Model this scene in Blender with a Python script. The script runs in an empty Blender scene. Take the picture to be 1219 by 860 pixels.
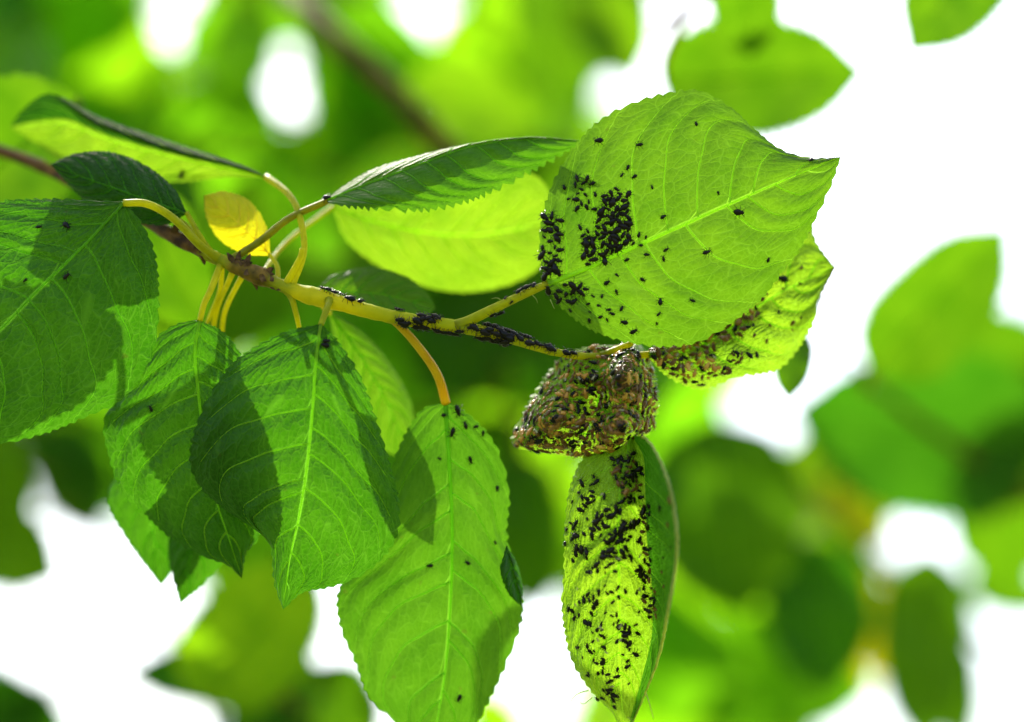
import bpy, math, random
import numpy as np
from mathutils import Vector, Matrix

# ------------------------------------------------------------------ camera, sky, sun, exposure
DIST = 0.58                       # metres from lens to the plane in focus
FRAME_W = 0.21                    # metres across the frame at that plane
U = FRAME_W / 1219.0
PITCH = math.radians(18)
CAM = np.array([0.0, 0.0, 1.55])
RIGHT = np.array([1.0, 0.0, 0.0])
FWD = np.array([0.0, math.cos(PITCH), math.sin(PITCH)])
UP = np.array([0.0, -math.sin(PITCH), math.cos(PITCH)])
SUN_EL, SUN_AZ = math.radians(54), math.radians(-20)      # azimuth clockwise from +Y

scene = bpy.context.scene
col = scene.collection
cam_data = bpy.data.cameras.new('camera')
cam_data.sensor_width = 36.0
cam_data.sensor_fit = 'HORIZONTAL'
cam_data.lens = 36.0 * DIST / FRAME_W
cam_data.clip_start = 0.02
cam_data.clip_end = 5000
cam_data.dof.use_dof = True
cam_data.dof.focus_distance = DIST + 0.001
cam_data.dof.aperture_fstop = 3.6
cam_data.dof.aperture_blades = 0
cam = bpy.data.objects.new('camera', cam_data)
col.objects.link(cam)
cam.location = CAM
cam.rotation_euler = (math.pi / 2 + PITCH, 0, 0)
scene.camera = cam

world = bpy.data.worlds.new('World')
scene.world = world
world.use_nodes = True
wn = world.node_tree
wn.nodes.clear()
sky = wn.nodes.new('ShaderNodeTexSky')
sky.sky_type = 'NISHITA'
sky.sun_disc = False
sky.sun_elevation = SUN_EL
sky.sun_rotation = SUN_AZ
sky.dust_density = 4.0
sky.air_density = 1.2
sky.ozone_density = 0.6
bgn = wn.nodes.new('ShaderNodeBackground')
bgn.inputs['Strength'].default_value = 0.15
wo = wn.nodes.new('ShaderNodeOutputWorld')
wn.links.new(sky.outputs[0], bgn.inputs[0])
wn.links.new(bgn.outputs[0], wo.inputs[0])

sun_data = bpy.data.lights.new('sun', 'SUN')
sun_data.energy = 3.0
sun_data.angle = math.radians(0.5)
sun_data.color = (1.0, 0.95, 0.86)
sun = bpy.data.objects.new('sun', sun_data)
col.objects.link(sun)
sdir = Vector((math.sin(SUN_AZ) * math.cos(SUN_EL), math.cos(SUN_AZ) * math.cos(SUN_EL), math.sin(SUN_EL)))
sun.rotation_euler = sdir.to_track_quat('Z', 'Y').to_euler()
sun.location = (0, 0, 6)

vs = scene.view_settings
vs.view_transform = 'Standard'
vs.look = 'None'
vs.gamma = 1.0
vs.exposure = 1.6
scene.cycles.use_denoising = True
scene.cycles.max_bounces = 6
scene.cycles.diffuse_bounces = 3
scene.cycles.transmission_bounces = 6
scene.cycles.use_adaptive_sampling = False
scene.cycles.sample_clamp_indirect = 6.0

rng = np.random.default_rng(7)
random.seed(7)

# ------------------------------------------------------------------ helpers
def W(p):
    """(n,3) array of picture column, picture row, mm behind the focus plane -> metres in the world"""
    p = np.asarray(p, float)
    d = DIST + p[..., 2] / 1000.0
    k = d / DIST * U
    x = (p[..., 0] - 609.5) * k
    y = (430.0 - p[..., 1]) * k
    return CAM + x[..., None] * RIGHT + y[..., None] * UP + d[..., None] * FWD

ORIGIN = {}

def link(o, parent, origin):
    col.objects.link(o)
    ORIGIN[o.name] = np.asarray(origin, float)
    if parent is not None:
        o.parent = parent
        o.location = Vector(ORIGIN[o.name] - ORIGIN[parent.name])
    else:
        o.location = Vector(ORIGIN[o.name])
    return o

def build(name, verts, faces, mats, parent=None, origin=None, uv=None, uv2=None, midx=None, attr=None, smooth=True):
    verts = np.asarray(verts, float)
    if origin is None:
        origin = verts[0]
    me = bpy.data.meshes.new(name)
    me.from_pydata((verts - origin).tolist(), [], faces)
    if not isinstance(mats, (list, tuple)):
        mats = [mats]
    for m in mats:
        me.materials.append(m)
    n = len(me.polygons)
    me.polygons.foreach_set('use_smooth', [smooth] * n)
    if midx is not None:
        me.polygons.foreach_set('material_index', midx)
    if uv is not None:
        lay = me.uv_layers.new(name='UVMap')
        li = np.empty(len(me.loops), int)
        me.loops.foreach_get('vertex_index', li)
        lay.data.foreach_set('uv', np.asarray(uv, float)[li].ravel())
        if uv2 is not None:
            lay2 = me.uv_layers.new(name='VeinUV')
            lay2.data.foreach_set('uv', np.asarray(uv2, float)[li].ravel())
    if attr is not None:
        for k, v in attr.items():
            a = me.attributes.new(k, 'FLOAT', 'POINT')
            a.data.foreach_set('value', np.asarray(v, float))
    me.update()
    return link(bpy.data.objects.new(name, me), parent, origin)

def empty(name, origin, label, category, group=None):
    o = bpy.data.objects.new(name, None)
    o.empty_display_size = 0.01
    link(o, None, origin)
    tag(o, label, category, group)
    return o

def tag(o, label, category=None, group=None, kind=None):
    if label: o['label'] = label
    if category: o['category'] = category
    if group: o['group'] = group
    if kind: o['kind'] = kind

def spline(pts, n=None, t=None, uniform=True):
    """Catmull-Rom through pts, sampled evenly along its length (or at fractions t)"""
    p = np.asarray(pts, float)
    e = np.vstack([2 * p[0] - p[1], p, 2 * p[-1] - p[-2]])
    m = 24
    out = []
    for i in range(len(p) - 1):
        a, b, c, d = e[i], e[i + 1], e[i + 2], e[i + 3]
        x = np.linspace(0, 1, m, endpoint=False)[:, None]
        out.append(0.5 * (2 * b + (c - a) * x + (2 * a - 5 * b + 4 * c - d) * x**2 + (3 * b - a - 3 * c + d) * x**3))
    out = np.vstack(out + [p[-1:]])
    seg = np.linalg.norm(np.diff(out, axis=0), axis=1)
    s = np.concatenate([[0], np.cumsum(seg)])
    s /= s[-1]
    if t is None:
        t = np.linspace(0, 1, n)
    return np.stack([np.interp(t, s, out[:, k]) for k in range(out.shape[1])], -1)

def tube(pts, rad, sides=8, lump=0.0, flat=1.0):
    """verts and faces of a tapering tube along world points (closed ends)"""
    pts = np.asarray(pts, float)
    n = len(pts)
    rad = np.broadcast_to(np.asarray(rad, float), (n,))
    tan = np.gradient(pts, axis=0)
    tan /= np.linalg.norm(tan, axis=1)[:, None] + 1e-12
    ref = np.cross(tan[0], FWD)
    if np.linalg.norm(ref) < 1e-3:
        ref = np.cross(tan[0], UP)
    V = []
    for i in range(n):
        ref = ref - tan[i] * np.dot(ref, tan[i])
        ref /= np.linalg.norm(ref) + 1e-12
        bi = np.cross(tan[i], ref)
        for k in range(sides):
            a = 2 * math.pi * k / sides
            r = rad[i] * (1 + (lump * rng.normal() if lump else 0))
            V.append(pts[i] + r * (math.cos(a) * ref + math.sin(a) * bi * flat))
    F = []
    for i in range(n - 1):
        for k in range(sides):
            k2 = (k + 1) % sides
            F.append((i * sides + k, i * sides + k2, (i + 1) * sides + k2, (i + 1) * sides + k))
    F.append(tuple(range(sides))[::-1])
    F.append(tuple((n - 1) * sides + k for k in range(sides)))
    return V, F

class Pile:
    def __init__(self): self.v, self.f = [], []
    def add(self, vf):
        b = len(self.v)
        self.v.extend(vf[0])
        self.f.extend([tuple(i + b for i in f) for f in vf[1]])

# ------------------------------------------------------------------ materials
def new_mat(name):
    m = bpy.data.materials.new(name)
    m.use_nodes = True
    nt = m.node_tree
    nt.nodes.clear()
    return m, nt, nt.nodes, nt.links

def mixcol(nt, fac, a, b, blend='MIX'):
    n = nt.nodes.new('ShaderNodeMix')
    n.data_type = 'RGBA'
    n.blend_type = blend
    for sock, val in ((0, fac), (6, a), (7, b)):
        if isinstance(val, (int, float)): n.inputs[sock].default_value = val
        elif isinstance(val, tuple): n.inputs[sock].default_value = (*val[:3], 1)
        else: nt.links.new(val, n.inputs[sock])
    return n.outputs[2]

def ramp(nt, sock, a, b, lo=0.0, hi=1.0):
    n = nt.nodes.new('ShaderNodeMapRange')
    n.inputs[1].default_value, n.inputs[2].default_value = a, b
    n.inputs[3].default_value, n.inputs[4].default_value = lo, hi
    nt.links.new(sock, n.inputs[0])
    return n.outputs[0]

def leaf_mat(name, refl, trans, mix=0.55, rough=0.42, vein=(0.30, 0.42, 0.10), tvein=None, net=0.35, bump=0.55, spots=0.0, plain=False, sec=0.75, spec=0.22):
    """thin leaf: reflected + transmitted light; veins from the leaf's own vein coordinates, fine net between them"""
    m, nt, N, L = new_mat(name)
    out = N.new('ShaderNodeOutputMaterial')
    uv = N.new('ShaderNodeUVMap'); uv.uv_map = 'UVMap'
    def tex(kind, vec, **kw):
        n = N.new(kind)
        for k, v in kw.items():
            if k in ('feature',): setattr(n, k, v)
            else: n.inputs[k].default_value = v
        L.new(vec, n.inputs['Vector'])
        return n
    def math_(op, a, b=None, c=None):
        n = N.new('ShaderNodeMath'); n.operation = op
        for k, v in enumerate((a, b, c)):
            if v is None: continue
            if isinstance(v, (int, float)): n.inputs[k].default_value = v
            else: L.new(v, n.inputs[k])
        return n.outputs[0]
    no = tex('ShaderNodeTexNoise', uv.outputs[0], Scale=75.0, Detail=2.0 if plain else 4.0, Roughness=0.6)
    nf = ramp(nt, no.outputs['Fac'], 0.32, 0.68)
    r1 = mixcol(nt, nf, tuple(c * 0.72 for c in refl), tuple(min(1, c * 1.25) for c in refl))
    t1 = mixcol(nt, nf, (trans[0] * 0.72, trans[1] * 0.82, trans[2] * 0.7), (min(1, trans[0] * 1.22), min(1, trans[1] * 1.1), trans[2] * 1.25))
    pr = N.new('ShaderNodeBsdfPrincipled')
    pr.inputs['Roughness'].default_value = rough
    pr.inputs['Specular IOR Level'].default_value = 0.12 if plain else spec
    tr = N.new('ShaderNodeBsdfTranslucent')
    ms = N.new('ShaderNodeMixShader'); ms.inputs[0].default_value = mix
    if plain:
        L.new(r1, pr.inputs['Base Color']); L.new(t1, tr.inputs['Color'])
    else:
        if spots:
            sp = tex('ShaderNodeTexNoise', uv.outputs[0], Scale=420.0, Detail=2.0)
            sf = ramp(nt, sp.outputs['Fac'], 0.70, 0.76, 0.0, spots)
            r1 = mixcol(nt, sf, r1, (0.05, 0.03, 0.012))
            t1 = mixcol(nt, sf, t1, (0.08, 0.04, 0.01))
        vu = N.new('ShaderNodeUVMap'); vu.uv_map = 'VeinUV'
        sep = N.new('ShaderNodeSeparateXYZ'); L.new(vu.outputs[0], sep.inputs[0])
        ph, ac = sep.outputs[0], sep.outputs[1]
        # side veins lie on whole-number phases
        d = math_('ABSOLUTE', math_('SUBTRACT', math_('FRACT', math_('ADD', ph, 0.5)), 0.5))
        thr = math_('MULTIPLY_ADD', ac, -0.042, 0.050)
        ms1 = math_('MULTIPLY', math_('SUBTRACT', 1.0, math_('MINIMUM', math_('DIVIDE', d, thr), 1.0)), sec)
        mid = ramp(nt, ac, 0.006, 0.024, 1.0, 0.0)
        # cross veins: cells that follow the vein field, then a finer even net
        cv = N.new('ShaderNodeCombineXYZ')
        wn1 = tex('ShaderNodeTexNoise', uv.outputs[0], Scale=300.0, Detail=1.0)
        L.new(math_('MULTIPLY_ADD', wn1.outputs['Fac'], 0.5, math_('MULTIPLY', ph, 1.9)), cv.inputs[0])
        L.new(math_('MULTIPLY_ADD', wn1.outputs['Fac'], 0.6, math_('MULTIPLY', ac, 11.0)), cv.inputs[1])
        v1 = tex('ShaderNodeTexVoronoi', cv.outputs[0], feature='DISTANCE_TO_EDGE', Scale=1.0)
        v2 = tex('ShaderNodeTexVoronoi', uv.outputs[0], feature='DISTANCE_TO_EDGE', Scale=900.0)
        m1 = ramp(nt, v1.outputs['Distance'], 0.0, 0.055, 1.0, 0.0)
        m2 = ramp(nt, v2.outputs['Distance'], 0.0, 0.15, 0.45, 0.0)
        netm = math_('MULTIPLY', math_('MAXIMUM', m1, m2), net)
        fac = math_('MAXIMUM', math_('MAXIMUM', ms1, mid), netm)
        if tvein is None:
            tvein = tuple(min(1, c * 1.7 + e) for c, e in zip(trans, (0.10, 0.16, 0.02)))
        r2 = mixcol(nt, fac, r1, vein)
        t2 = mixcol(nt, fac, t1, tvein)
        L.new(r2, pr.inputs['Base Color']); L.new(t2, tr.inputs['Color'])
        L.new(math_('MULTIPLY_ADD', math_('MAXIMUM', ms1, mid), 0.85 - mix, mix), ms.inputs[0])
        fine = tex('ShaderNodeTexNoise', uv.outputs[0], Scale=1500.0, Detail=1.0)
        h = math_('MULTIPLY_ADD', math_('MAXIMUM', m1, m2), -0.5, math_('MULTIPLY_ADD', v1.outputs['Distance'], 2.2, fine.outputs['Fac']))
        bp = N.new('ShaderNodeBump')
        bp.inputs['Strength'].default_value = bump
        bp.inputs['Distance'].default_value = 0.0004
        L.new(h, bp.inputs['Height'])
        L.new(bp.outputs[0], pr.inputs['Normal']); L.new(bp.outputs[0], tr.inputs['Normal'])
    L.new(pr.outputs[0], ms.inputs[1]); L.new(tr.outputs[0], ms.inputs[2])
    L.new(ms.outputs[0], out.inputs['Surface'])
    return m

def soft_mat(name, colr, trans, mix=0.35, rough=0.45, noise=700.0, dark=None, spec=0.4):
    """stalks, veins, young stems"""
    m, nt, N, L = new_mat(name)
    out = N.new('ShaderNodeOutputMaterial')
    tc = N.new('ShaderNodeTexCoord')
    no = N.new('ShaderNodeTexNoise'); no.inputs['Scale'].default_value = noise; no.inputs['Detail'].default_value = 4
    L.new(tc.outputs['Object'], no.inputs['Vector'])
    f = ramp(nt, no.outputs['Fac'], 0.35, 0.65)
    dark = dark or tuple(c * 0.6 for c in colr)
    c = mixcol(nt, f, dark, colr)
    pr = N.new('ShaderNodeBsdfPrincipled')
    L.new(c, pr.inputs['Base Color'])
    pr.inputs['Roughness'].default_value = rough
    pr.inputs['Specular IOR Level'].default_value = spec
    bp = N.new('ShaderNodeBump'); bp.inputs['Strength'].default_value = 0.5; bp.inputs['Distance'].default_value = 0.0003
    L.new(no.outputs['Fac'], bp.inputs['Height']); L.new(bp.outputs[0], pr.inputs['Normal'])
    if mix > 0:
        tr = N.new('ShaderNodeBsdfTranslucent'); tr.inputs['Color'].default_value = (*trans, 1)
        ms = N.new('ShaderNodeMixShader'); ms.inputs[0].default_value = mix
        L.new(pr.outputs[0], ms.inputs[1]); L.new(tr.outputs[0], ms.inputs[2])
        L.new(ms.outputs[0], out.inputs['Surface'])
    else:
        L.new(pr.outputs[0], out.inputs['Surface'])
    return m

def stem_mat():
    m, nt, N, L = new_mat('shoot_skin')
    out = N.new('ShaderNodeOutputMaterial')
    at = N.new('ShaderNodeAttribute'); at.attribute_name = 'age'
    tc = N.new('ShaderNodeTexCoord')
    no = N.new('ShaderNodeTexNoise'); no.inputs['Scale'].default_value = 420; no.inputs['Detail'].default_value = 5
    L.new(tc.outputs['Object'], no.inputs['Vector'])
    f = ramp(nt, no.outputs['Fac'], 0.35, 0.65)
    green = mixcol(nt, f, (0.30, 0.38, 0.008), (0.47, 0.50, 0.012))
    bark = mixcol(nt, f, (0.045, 0.018, 0.004), (0.20, 0.09, 0.014))
    c = mixcol(nt, at.outputs['Fac'], green, bark)
    pr = N.new('ShaderNodeBsdfPrincipled')
    L.new(c, pr.inputs['Base Color'])
    pr.inputs['Roughness'].default_value = 0.6
    pr.inputs['Specular IOR Level'].default_value = 0.15
    bp = N.new('ShaderNodeBump'); bp.inputs['Strength'].default_value = 0.5; bp.inputs['Distance'].default_value = 0.0004
    L.new(no.outputs['Fac'], bp.inputs['Height']); L.new(bp.outputs[0], pr.inputs['Normal'])
    tr = N.new('ShaderNodeBsdfTranslucent'); tr.inputs['Color'].default_value = (0.8, 0.70, 0.01, 1)
    fm = N.new('ShaderNodeMath'); fm.operation = 'MULTIPLY_ADD'
    L.new(at.outputs['Fac'], fm.inputs[0]); fm.inputs[1].default_value = -0.45; fm.inputs[2].default_value = 0.45
    ms = N.new('ShaderNodeMixShader')
    L.new(fm.outputs[0], ms.inputs[0]); L.new(pr.outputs[0], ms.inputs[1]); L.new(tr.outputs[0], ms.inputs[2])
    L.new(ms.outputs[0], out.inputs['Surface'])
    return m

def aphid_mat(name, a, b, rough=0.22, spec=0.5):
    m, nt, N, L = new_mat(name)
    out = N.new('ShaderNodeOutputMaterial')
    tc = N.new('ShaderNodeTexCoord')
    no = N.new('ShaderNodeTexNoise'); no.inputs['Scale'].default_value = 3.0; no.inputs['Detail'].default_value = 3
    L.new(tc.outputs['Object'], no.inputs['Vector'])
    oi = N.new('ShaderNodeObjectInfo')
    f0 = N.new('ShaderNodeMath'); f0.operation = 'MULTIPLY_ADD'
    L.new(oi.outputs['Random'], f0.inputs[0]); f0.inputs[1].default_value = 0.5
    L.new(no.outputs['Fac'], f0.inputs[2])
    f = ramp(nt, f0.outputs[0], 0.4, 1.0)
    c = mixcol(nt, f, a, b)
    pr = N.new('ShaderNodeBsdfPrincipled')
    L.new(c, pr.inputs['Base Color'])
    pr.inputs['Roughness'].default_value = rough
    pr.inputs['Specular IOR Level'].default_value = spec
    L.new(pr.outputs[0], out.inputs['Surface'])
    return m

TONES = {   # reflected colour, transmitted colour, share transmitted
    'bright': ((0.065, 0.130, 0.005), (0.076, 0.192, 0.003), 0.60),
    'mid':    ((0.030, 0.090, 0.004), (0.040, 0.175, 0.002), 0.55),
    'dark':   ((0.018, 0.060, 0.003), (0.018, 0.100, 0.002), 0.50),
    'fresh':  ((0.045, 0.120, 0.005), (0.056, 0.180, 0.003), 0.60),
    'matt':   ((0.022, 0.065, 0.004), (0.020, 0.105, 0.002), 0.50),
    'lime':   ((0.09, 0.16, 0.007), (0.150, 0.290, 0.005), 0.62),
    'yellow': ((0.45, 0.41, 0.008), (0.62, 0.57, 0.006), 0.60),
    'sick':   ((0.19, 0.30, 0.010), (0.170, 0.330, 0.006), 0.58),
}
FAR_TONES = {
    'bright': ((0.06, 0.14, 0.004), (0.135, 0.30, 0.003), 0.62),
    'mid':    ((0.035, 0.10, 0.003), (0.078, 0.205, 0.002), 0.60),
    'dark':   ((0.025, 0.08, 0.003), (0.040, 0.17, 0.003), 0.58),
    'lime':   ((0.10, 0.18, 0.006), (0.27, 0.52, 0.005), 0.66),
    'yellow': ((0.45, 0.40, 0.008), (0.70, 0.62, 0.006), 0.62),
    'young':  ((0.07, 0.17, 0.004), (0.14, 0.40, 0.004), 0.66),  # no age meant: mid tone brightened to offset shade inside the green mass
    'lifted': ((0.09, 0.19, 0.005), (0.22, 0.50, 0.004), 0.68),  # bright tone raised further, missing light in the mass put into its colour
}
LM = {k: leaf_mat('leaf_' + k, *TONES[k], **kw) for k, kw in {
    'bright': dict(rough=0.5, net=0.19, bump=0.24, spots=0.2, vein=(0.22, 0.33, 0.04)),
    'mid': dict(net=0.26, bump=0.6, spots=0.3, vein=(0.14, 0.27, 0.03)),
    'dark': dict(net=0.18, spots=0.3, rough=0.40, vein=(0.08, 0.20, 0.02)),
    'lime': dict(rough=0.5, net=0.2, sec=0.4),
    'yellow': dict(rough=0.5, net=0.2, vein=(0.5, 0.42, 0.03), sec=0.4),
    'fresh': dict(rough=0.5, net=0.16, bump=0.3, spots=0.3, vein=(0.15, 0.28, 0.03)),
    'matt': dict(net=0.15, rough=0.75, spec=0.06, vein=(0.08, 0.18, 0.02)),
    'sick': dict(rough=0.42, net=0.5, bump=0.8, vein=(0.30, 0.42, 0.06), spots=0.3)}.items()}
LB = {k: leaf_mat('far_leaf_' + k, *v, plain=True) for k, v in FAR_TONES.items()}      # leaves too blurred to show veins
VM = {
    'pale': soft_mat('vein_pale', (0.34, 0.45, 0.06), (0.62, 0.86, 0.07), 0.80),
    'mid':  soft_mat('vein_green', (0.22, 0.38, 0.04), (0.36, 0.68, 0.03), 0.78),
    'deep': soft_mat('vein_deep', (0.08, 0.22, 0.02), (0.35, 0.70, 0.04), 0.75),
    'yellow': soft_mat('vein_yellow', (0.6, 0.5, 0.05), (0.9, 0.75, 0.03), 0.7),
}
M_STALK = soft_mat('leaf_stalk', (0.42, 0.43, 0.010), (0.70, 0.68, 0.01), 0.5, spec=0.18)
M_STALK_O = soft_mat('leaf_stalk_orange', (0.60, 0.44, 0.012), (0.88, 0.62, 0.01), 0.4, dark=(0.50, 0.24, 0.01), noise=180, spec=0.2)
M_STALK_B = soft_mat('leaf_stalk_dull', (0.26, 0.26, 0.008), (0.5, 0.46, 0.01), 0.35, spec=0.2)
M_BARK = soft_mat('bark', (0.15, 0.075, 0.028), (0, 0, 0), 0.0, 0.8, noise=500, dark=(0.03, 0.015, 0.007), spec=0.2)
M_TWIG = soft_mat('twig_bark', (0.13, 0.065, 0.010), (0, 0, 0), 0.0, 0.8, noise=200, dark=(0.05, 0.025, 0.006), spec=0.1)
M_STEM = stem_mat()
M_EDGE = soft_mat('leaf_rolled_edge', (0.45, 0.50, 0.12), (0.75, 0.8, 0.12), 0.5)
M_HAIR = soft_mat('plant_hair', (0.45, 0.5, 0.12), (0.6, 0.65, 0.15), 0.4)
M_APH = [aphid_mat('aphid_black', (0.003, 0.002, 0.001), (0.012, 0.006, 0.003), 0.30, 0.2),
         aphid_mat('aphid_brown', (0.09, 0.034, 0.006), (0.34, 0.16, 0.030), 0.28, 0.3),
         aphid_mat('aphid_lit_amber', (0.46, 0.20, 0.025), (0.74, 0.44, 0.09), 0.25, 0.3)]  # light caught by these dark aphids, put into the colour as amber

# ------------------------------------------------------------------ ground
def ground():
    m, nt, N, L = new_mat('meadow')
    out = N.new('ShaderNodeOutputMaterial')
    tc = N.new('ShaderNodeTexCoord')
    no = N.new('ShaderNodeTexNoise'); no.inputs['Scale'].default_value = 1.5; no.inputs['Detail'].default_value = 8
    L.new(tc.outputs['Object'], no.inputs['Vector'])
    c = mixcol(nt, ramp(nt, no.outputs['Fac'], 0.3, 0.7), (0.035, 0.07, 0.015), (0.10, 0.13, 0.035))
    pr = N.new('ShaderNodeBsdfPrincipled'); L.new(c, pr.inputs['Base Color']); pr.inputs['Roughness'].default_value = 0.9
    L.new(pr.outputs[0], out.inputs['Surface'])
    rings = [0, 3, 10, 40, 200, 1000, 3000]
    V, F = [(0, 0, 0)], []
    for r in rings[1:]:
        for k in range(32):
            a = 2 * math.pi * k / 32
            V.append((r * math.cos(a), r * math.sin(a), 0.02 * math.sin(3 * a) * min(r, 8) / 3))
    for k in range(32):
        F.append((0, 1 + k, 1 + (k + 1) % 32))
    for j in range(len(rings) - 2):
        for k in range(32):
            a, b = 1 + j * 32 + k, 1 + j * 32 + (k + 1) % 32
            F.append((a, a + 32, b + 32, b))
    o = build('ground', V, F, m, origin=np.zeros(3))
    tag(o, 'grassy ground under the tree', kind='structure')
ground()

# ------------------------------------------------------------------ leaves of the shoot in focus
class Leaf:
    """A blade laid through curves (picture column, row, mm of depth) running base -> tip."""
    def __init__(self, curves, svals, nsec=8, quilt=0.45, bulge=0.0, teeth=34, tooth=0.7, tooth_lo=None,
                 k=(0.10, 0.14), smooth=False, seed=0, ripple=0.0, sec_range=(0.04, 0.80)):
        self.c = [np.asarray(c, float) for c in curves]
        self.sv = np.asarray(svals, float)
        self.quilt, self.bulge, self.teeth, self.tooth, self.k, self.smooth = quilt * 1.55, bulge, teeth, tooth, k, smooth
        self.tooth_lo = tooth if tooth_lo is None else tooth_lo
        self.r = np.random.default_rng(seed + 100)
        self.ripple = ripple
        self.rp = self.r.uniform(0, 6.28, 4)
        self.sec = []
        for side in (0, 1):
            a = np.linspace(sec_range[0], sec_range[1], nsec) + (0.0 if side else 0.03)
            a = a + self.r.normal(0, 0.019, nsec)
            self.sec.append(np.sort(a))
        # uneven teeth: a warped phase along each margin
        self.tw = self.r.uniform(0, 6.28, 4)
        mid = spline(self.c[len(self.c) // 2], 60)
        self.len = np.linalg.norm(np.diff(W(mid), axis=0), axis=1).sum()
        wa = W(spline(self.c[0], 60)); wb = W(mid); wc = W(spline(self.c[-1], 60))
        self.hw = (np.linalg.norm(wa - wb, axis=1), np.linalg.norm(wc - wb, axis=1))
        self.gridcache = None

    def bend(self, a, side):
        """how far along the blade a side vein has run by the time it is a (0..1) of the way to the margin"""
        return self.k[0] * a + self.k[1] * a**2 + 0.22 * np.clip(a - 0.72, 0, 1)**1.5 + 0.012 * np.sin(a * 8 + self.rp[side]) * a + 0.005 * np.sin(a * 19 + self.rp[side + 2]) * a

    def phase(self, t, sc):
        out = np.zeros(len(t))
        for side in (0, 1):
            m = (sc < 0) if side == 0 else (sc >= 0)
            sec = self.sec[side]
            d = np.mean(np.diff(sec))
            knots = np.concatenate([[sec[0] - 4 * d], sec, [sec[-1] + 5 * d]])
            val = np.concatenate([[-4], np.arange(len(sec)), [len(sec) + 4]])
            out = np.where(m, np.interp(t - self.bend(np.abs(sc), side), knots, val), out)
        return out

    def ridge(self, t, s, w, h):
        """verts, faces of a low raised vein along t,s on the side of the blade that is seen"""
        e = 0.004
        p = self.S(t, s)
        du = self.S(t + e, s) - self.S(t - e, s)
        dv = self.S(t, s + 2 * e) - self.S(t, s - 2 * e)
        n = np.cross(du, dv)
        n /= np.linalg.norm(n, axis=1)[:, None] + 1e-15
        n *= np.sign(((CAM - p) * n).sum(1))[:, None]
        tg = np.gradient(p, axis=0)
        b = np.cross(n, tg); b /= np.linalg.norm(b, axis=1)[:, None] + 1e-15
        w = np.broadcast_to(np.asarray(w, float), (len(p),))[:, None]; h = np.broadcast_to(np.asarray(h, float), (len(p),))[:, None]
        prof = ((-1, -0.1), (-0.6, 0.7), (0, 1.0), (0.6, 0.7), (1, -0.1))
        p = p + n * 0.0001
        V = np.stack([p + b * w * x + n * h * y for x, y in prof], 1).reshape(-1, 3)
        F = [(i * 5 + j, i * 5 + j + 1, i * 5 + j + 6, i * 5 + j + 5) for i in range(len(p) - 1) for j in range(4)]
        return V, F

    def pix(self, t, s):
        """t,s 1-d arrays of equal length -> (n,3) in picture/depth space"""
        t = np.clip(np.asarray(t, float), 0, 1); s = np.asarray(s, float)
        sc = np.clip(s, -1, 1)
        C = np.stack([spline(c, t=t) for c in self.c], 1)           # n, ncol, 3
        sv = self.sv
        i = np.clip(np.searchsorted(sv, sc, side='right') - 1, 0, len(sv) - 2)
        f = (sc - sv[i]) / (sv[i + 1] - sv[i])
        ar = np.arange(len(t))
        b, c = C[ar, i], C[ar, i + 1]
        if self.smooth:
            a = np.where((i > 0)[:, None], C[ar, np.maximum(i - 1, 0)], 2 * b - c)
            d = np.where((i < len(sv) - 2)[:, None], C[ar, np.minimum(i + 2, len(sv) - 1)], 2 * c - b)
            x = f[:, None]
            p = 0.5 * (2 * b + (c - a) * x + (2 * a - 5 * b + 4 * c - d) * x**2 + (3 * b - a - 3 * c + d) * x**3)
        else:
            p = b + (c - b) * f[:, None]
        env = np.sin(np.pi * np.clip(t, 0, 1)) ** 0.6
        q = np.abs(np.sin(np.pi * self.phase(t, sc))) ** 1.2
        aq = np.abs(sc)
        prof = np.clip(aq / 0.12, 0, 1) * np.clip((1.02 - aq) / 0.25, 0, 1)
        p = p.copy()
        p[:, 2] -= self.quilt * q * prof * env
        p[:, 2] -= self.bulge * np.sin(np.pi * aq) * env
        if self.ripple:
            p[:, 2] += self.ripple * env * aq**2 * (np.sin(t * 17 + self.rp[0] + 2 * np.sign(sc)) + 0.6 * np.sin(t * 31 + self.rp[1] + np.sign(sc)))
            p[:, 2] += 0.5 * self.ripple * env * np.sin(t * 9 + sc * 5 + self.rp[2])
        # teeth
        ph = t * self.teeth + 0.6 * np.sin(t * 13 + self.tw[0] + sc) + 0.35 * np.sin(t * 29 + self.tw[1])
        fr = ph - np.floor(ph)
        saw = np.where(fr < 0.68, (fr / 0.68) ** 0.8, (1 - fr) / 0.32)
        amp = np.where(sc < 0, self.tooth, self.tooth_lo) * (0.75 + 0.25 * np.sin(np.floor(ph) * 2.3 + self.tw[2]))
        w = np.clip((aq - 0.80) / 0.20, 0, 1) ** 2
        dirn = C[:, -1, :2] - C[:, len(self.c) // 2, :2]
        dirl = C[:, 0, :2] - C[:, len(self.c) // 2, :2]
        if len(self.c) > 3:
            dirn = C[:, -1, :2] - C[:, -2, :2]
            dirl = C[:, 0, :2] - C[:, 1, :2]
        dr = np.where((sc < 0)[:, None], dirl, dirn)
        ln = np.linalg.norm(dr, axis=1)
        dr = dr / (ln[:, None] + 1e-6)
        fade = np.clip(t / 0.05, 0, 1) * np.clip((1 - t) / 0.03, 0, 1) * np.clip(ln / 10, 0, 1)
        p[:, :2] += dr * (amp * (saw - 0.5) * w * fade / 1000 / U)[:, None]
        return p

    def S(self, t, s):
        return W(self.pix(t, s))

    def fine(self):
        if self.gridcache is None:
            t = np.linspace(0.01, 0.99, 220); s = np.linspace(-0.97, 0.97, 90)
            T, Sg = np.meshgrid(t, s, indexing='ij')
            self.gridcache = (T, Sg, self.pix(T.ravel(), Sg.ravel()).reshape(220, 90, 3))
        return self.gridcache

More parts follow.
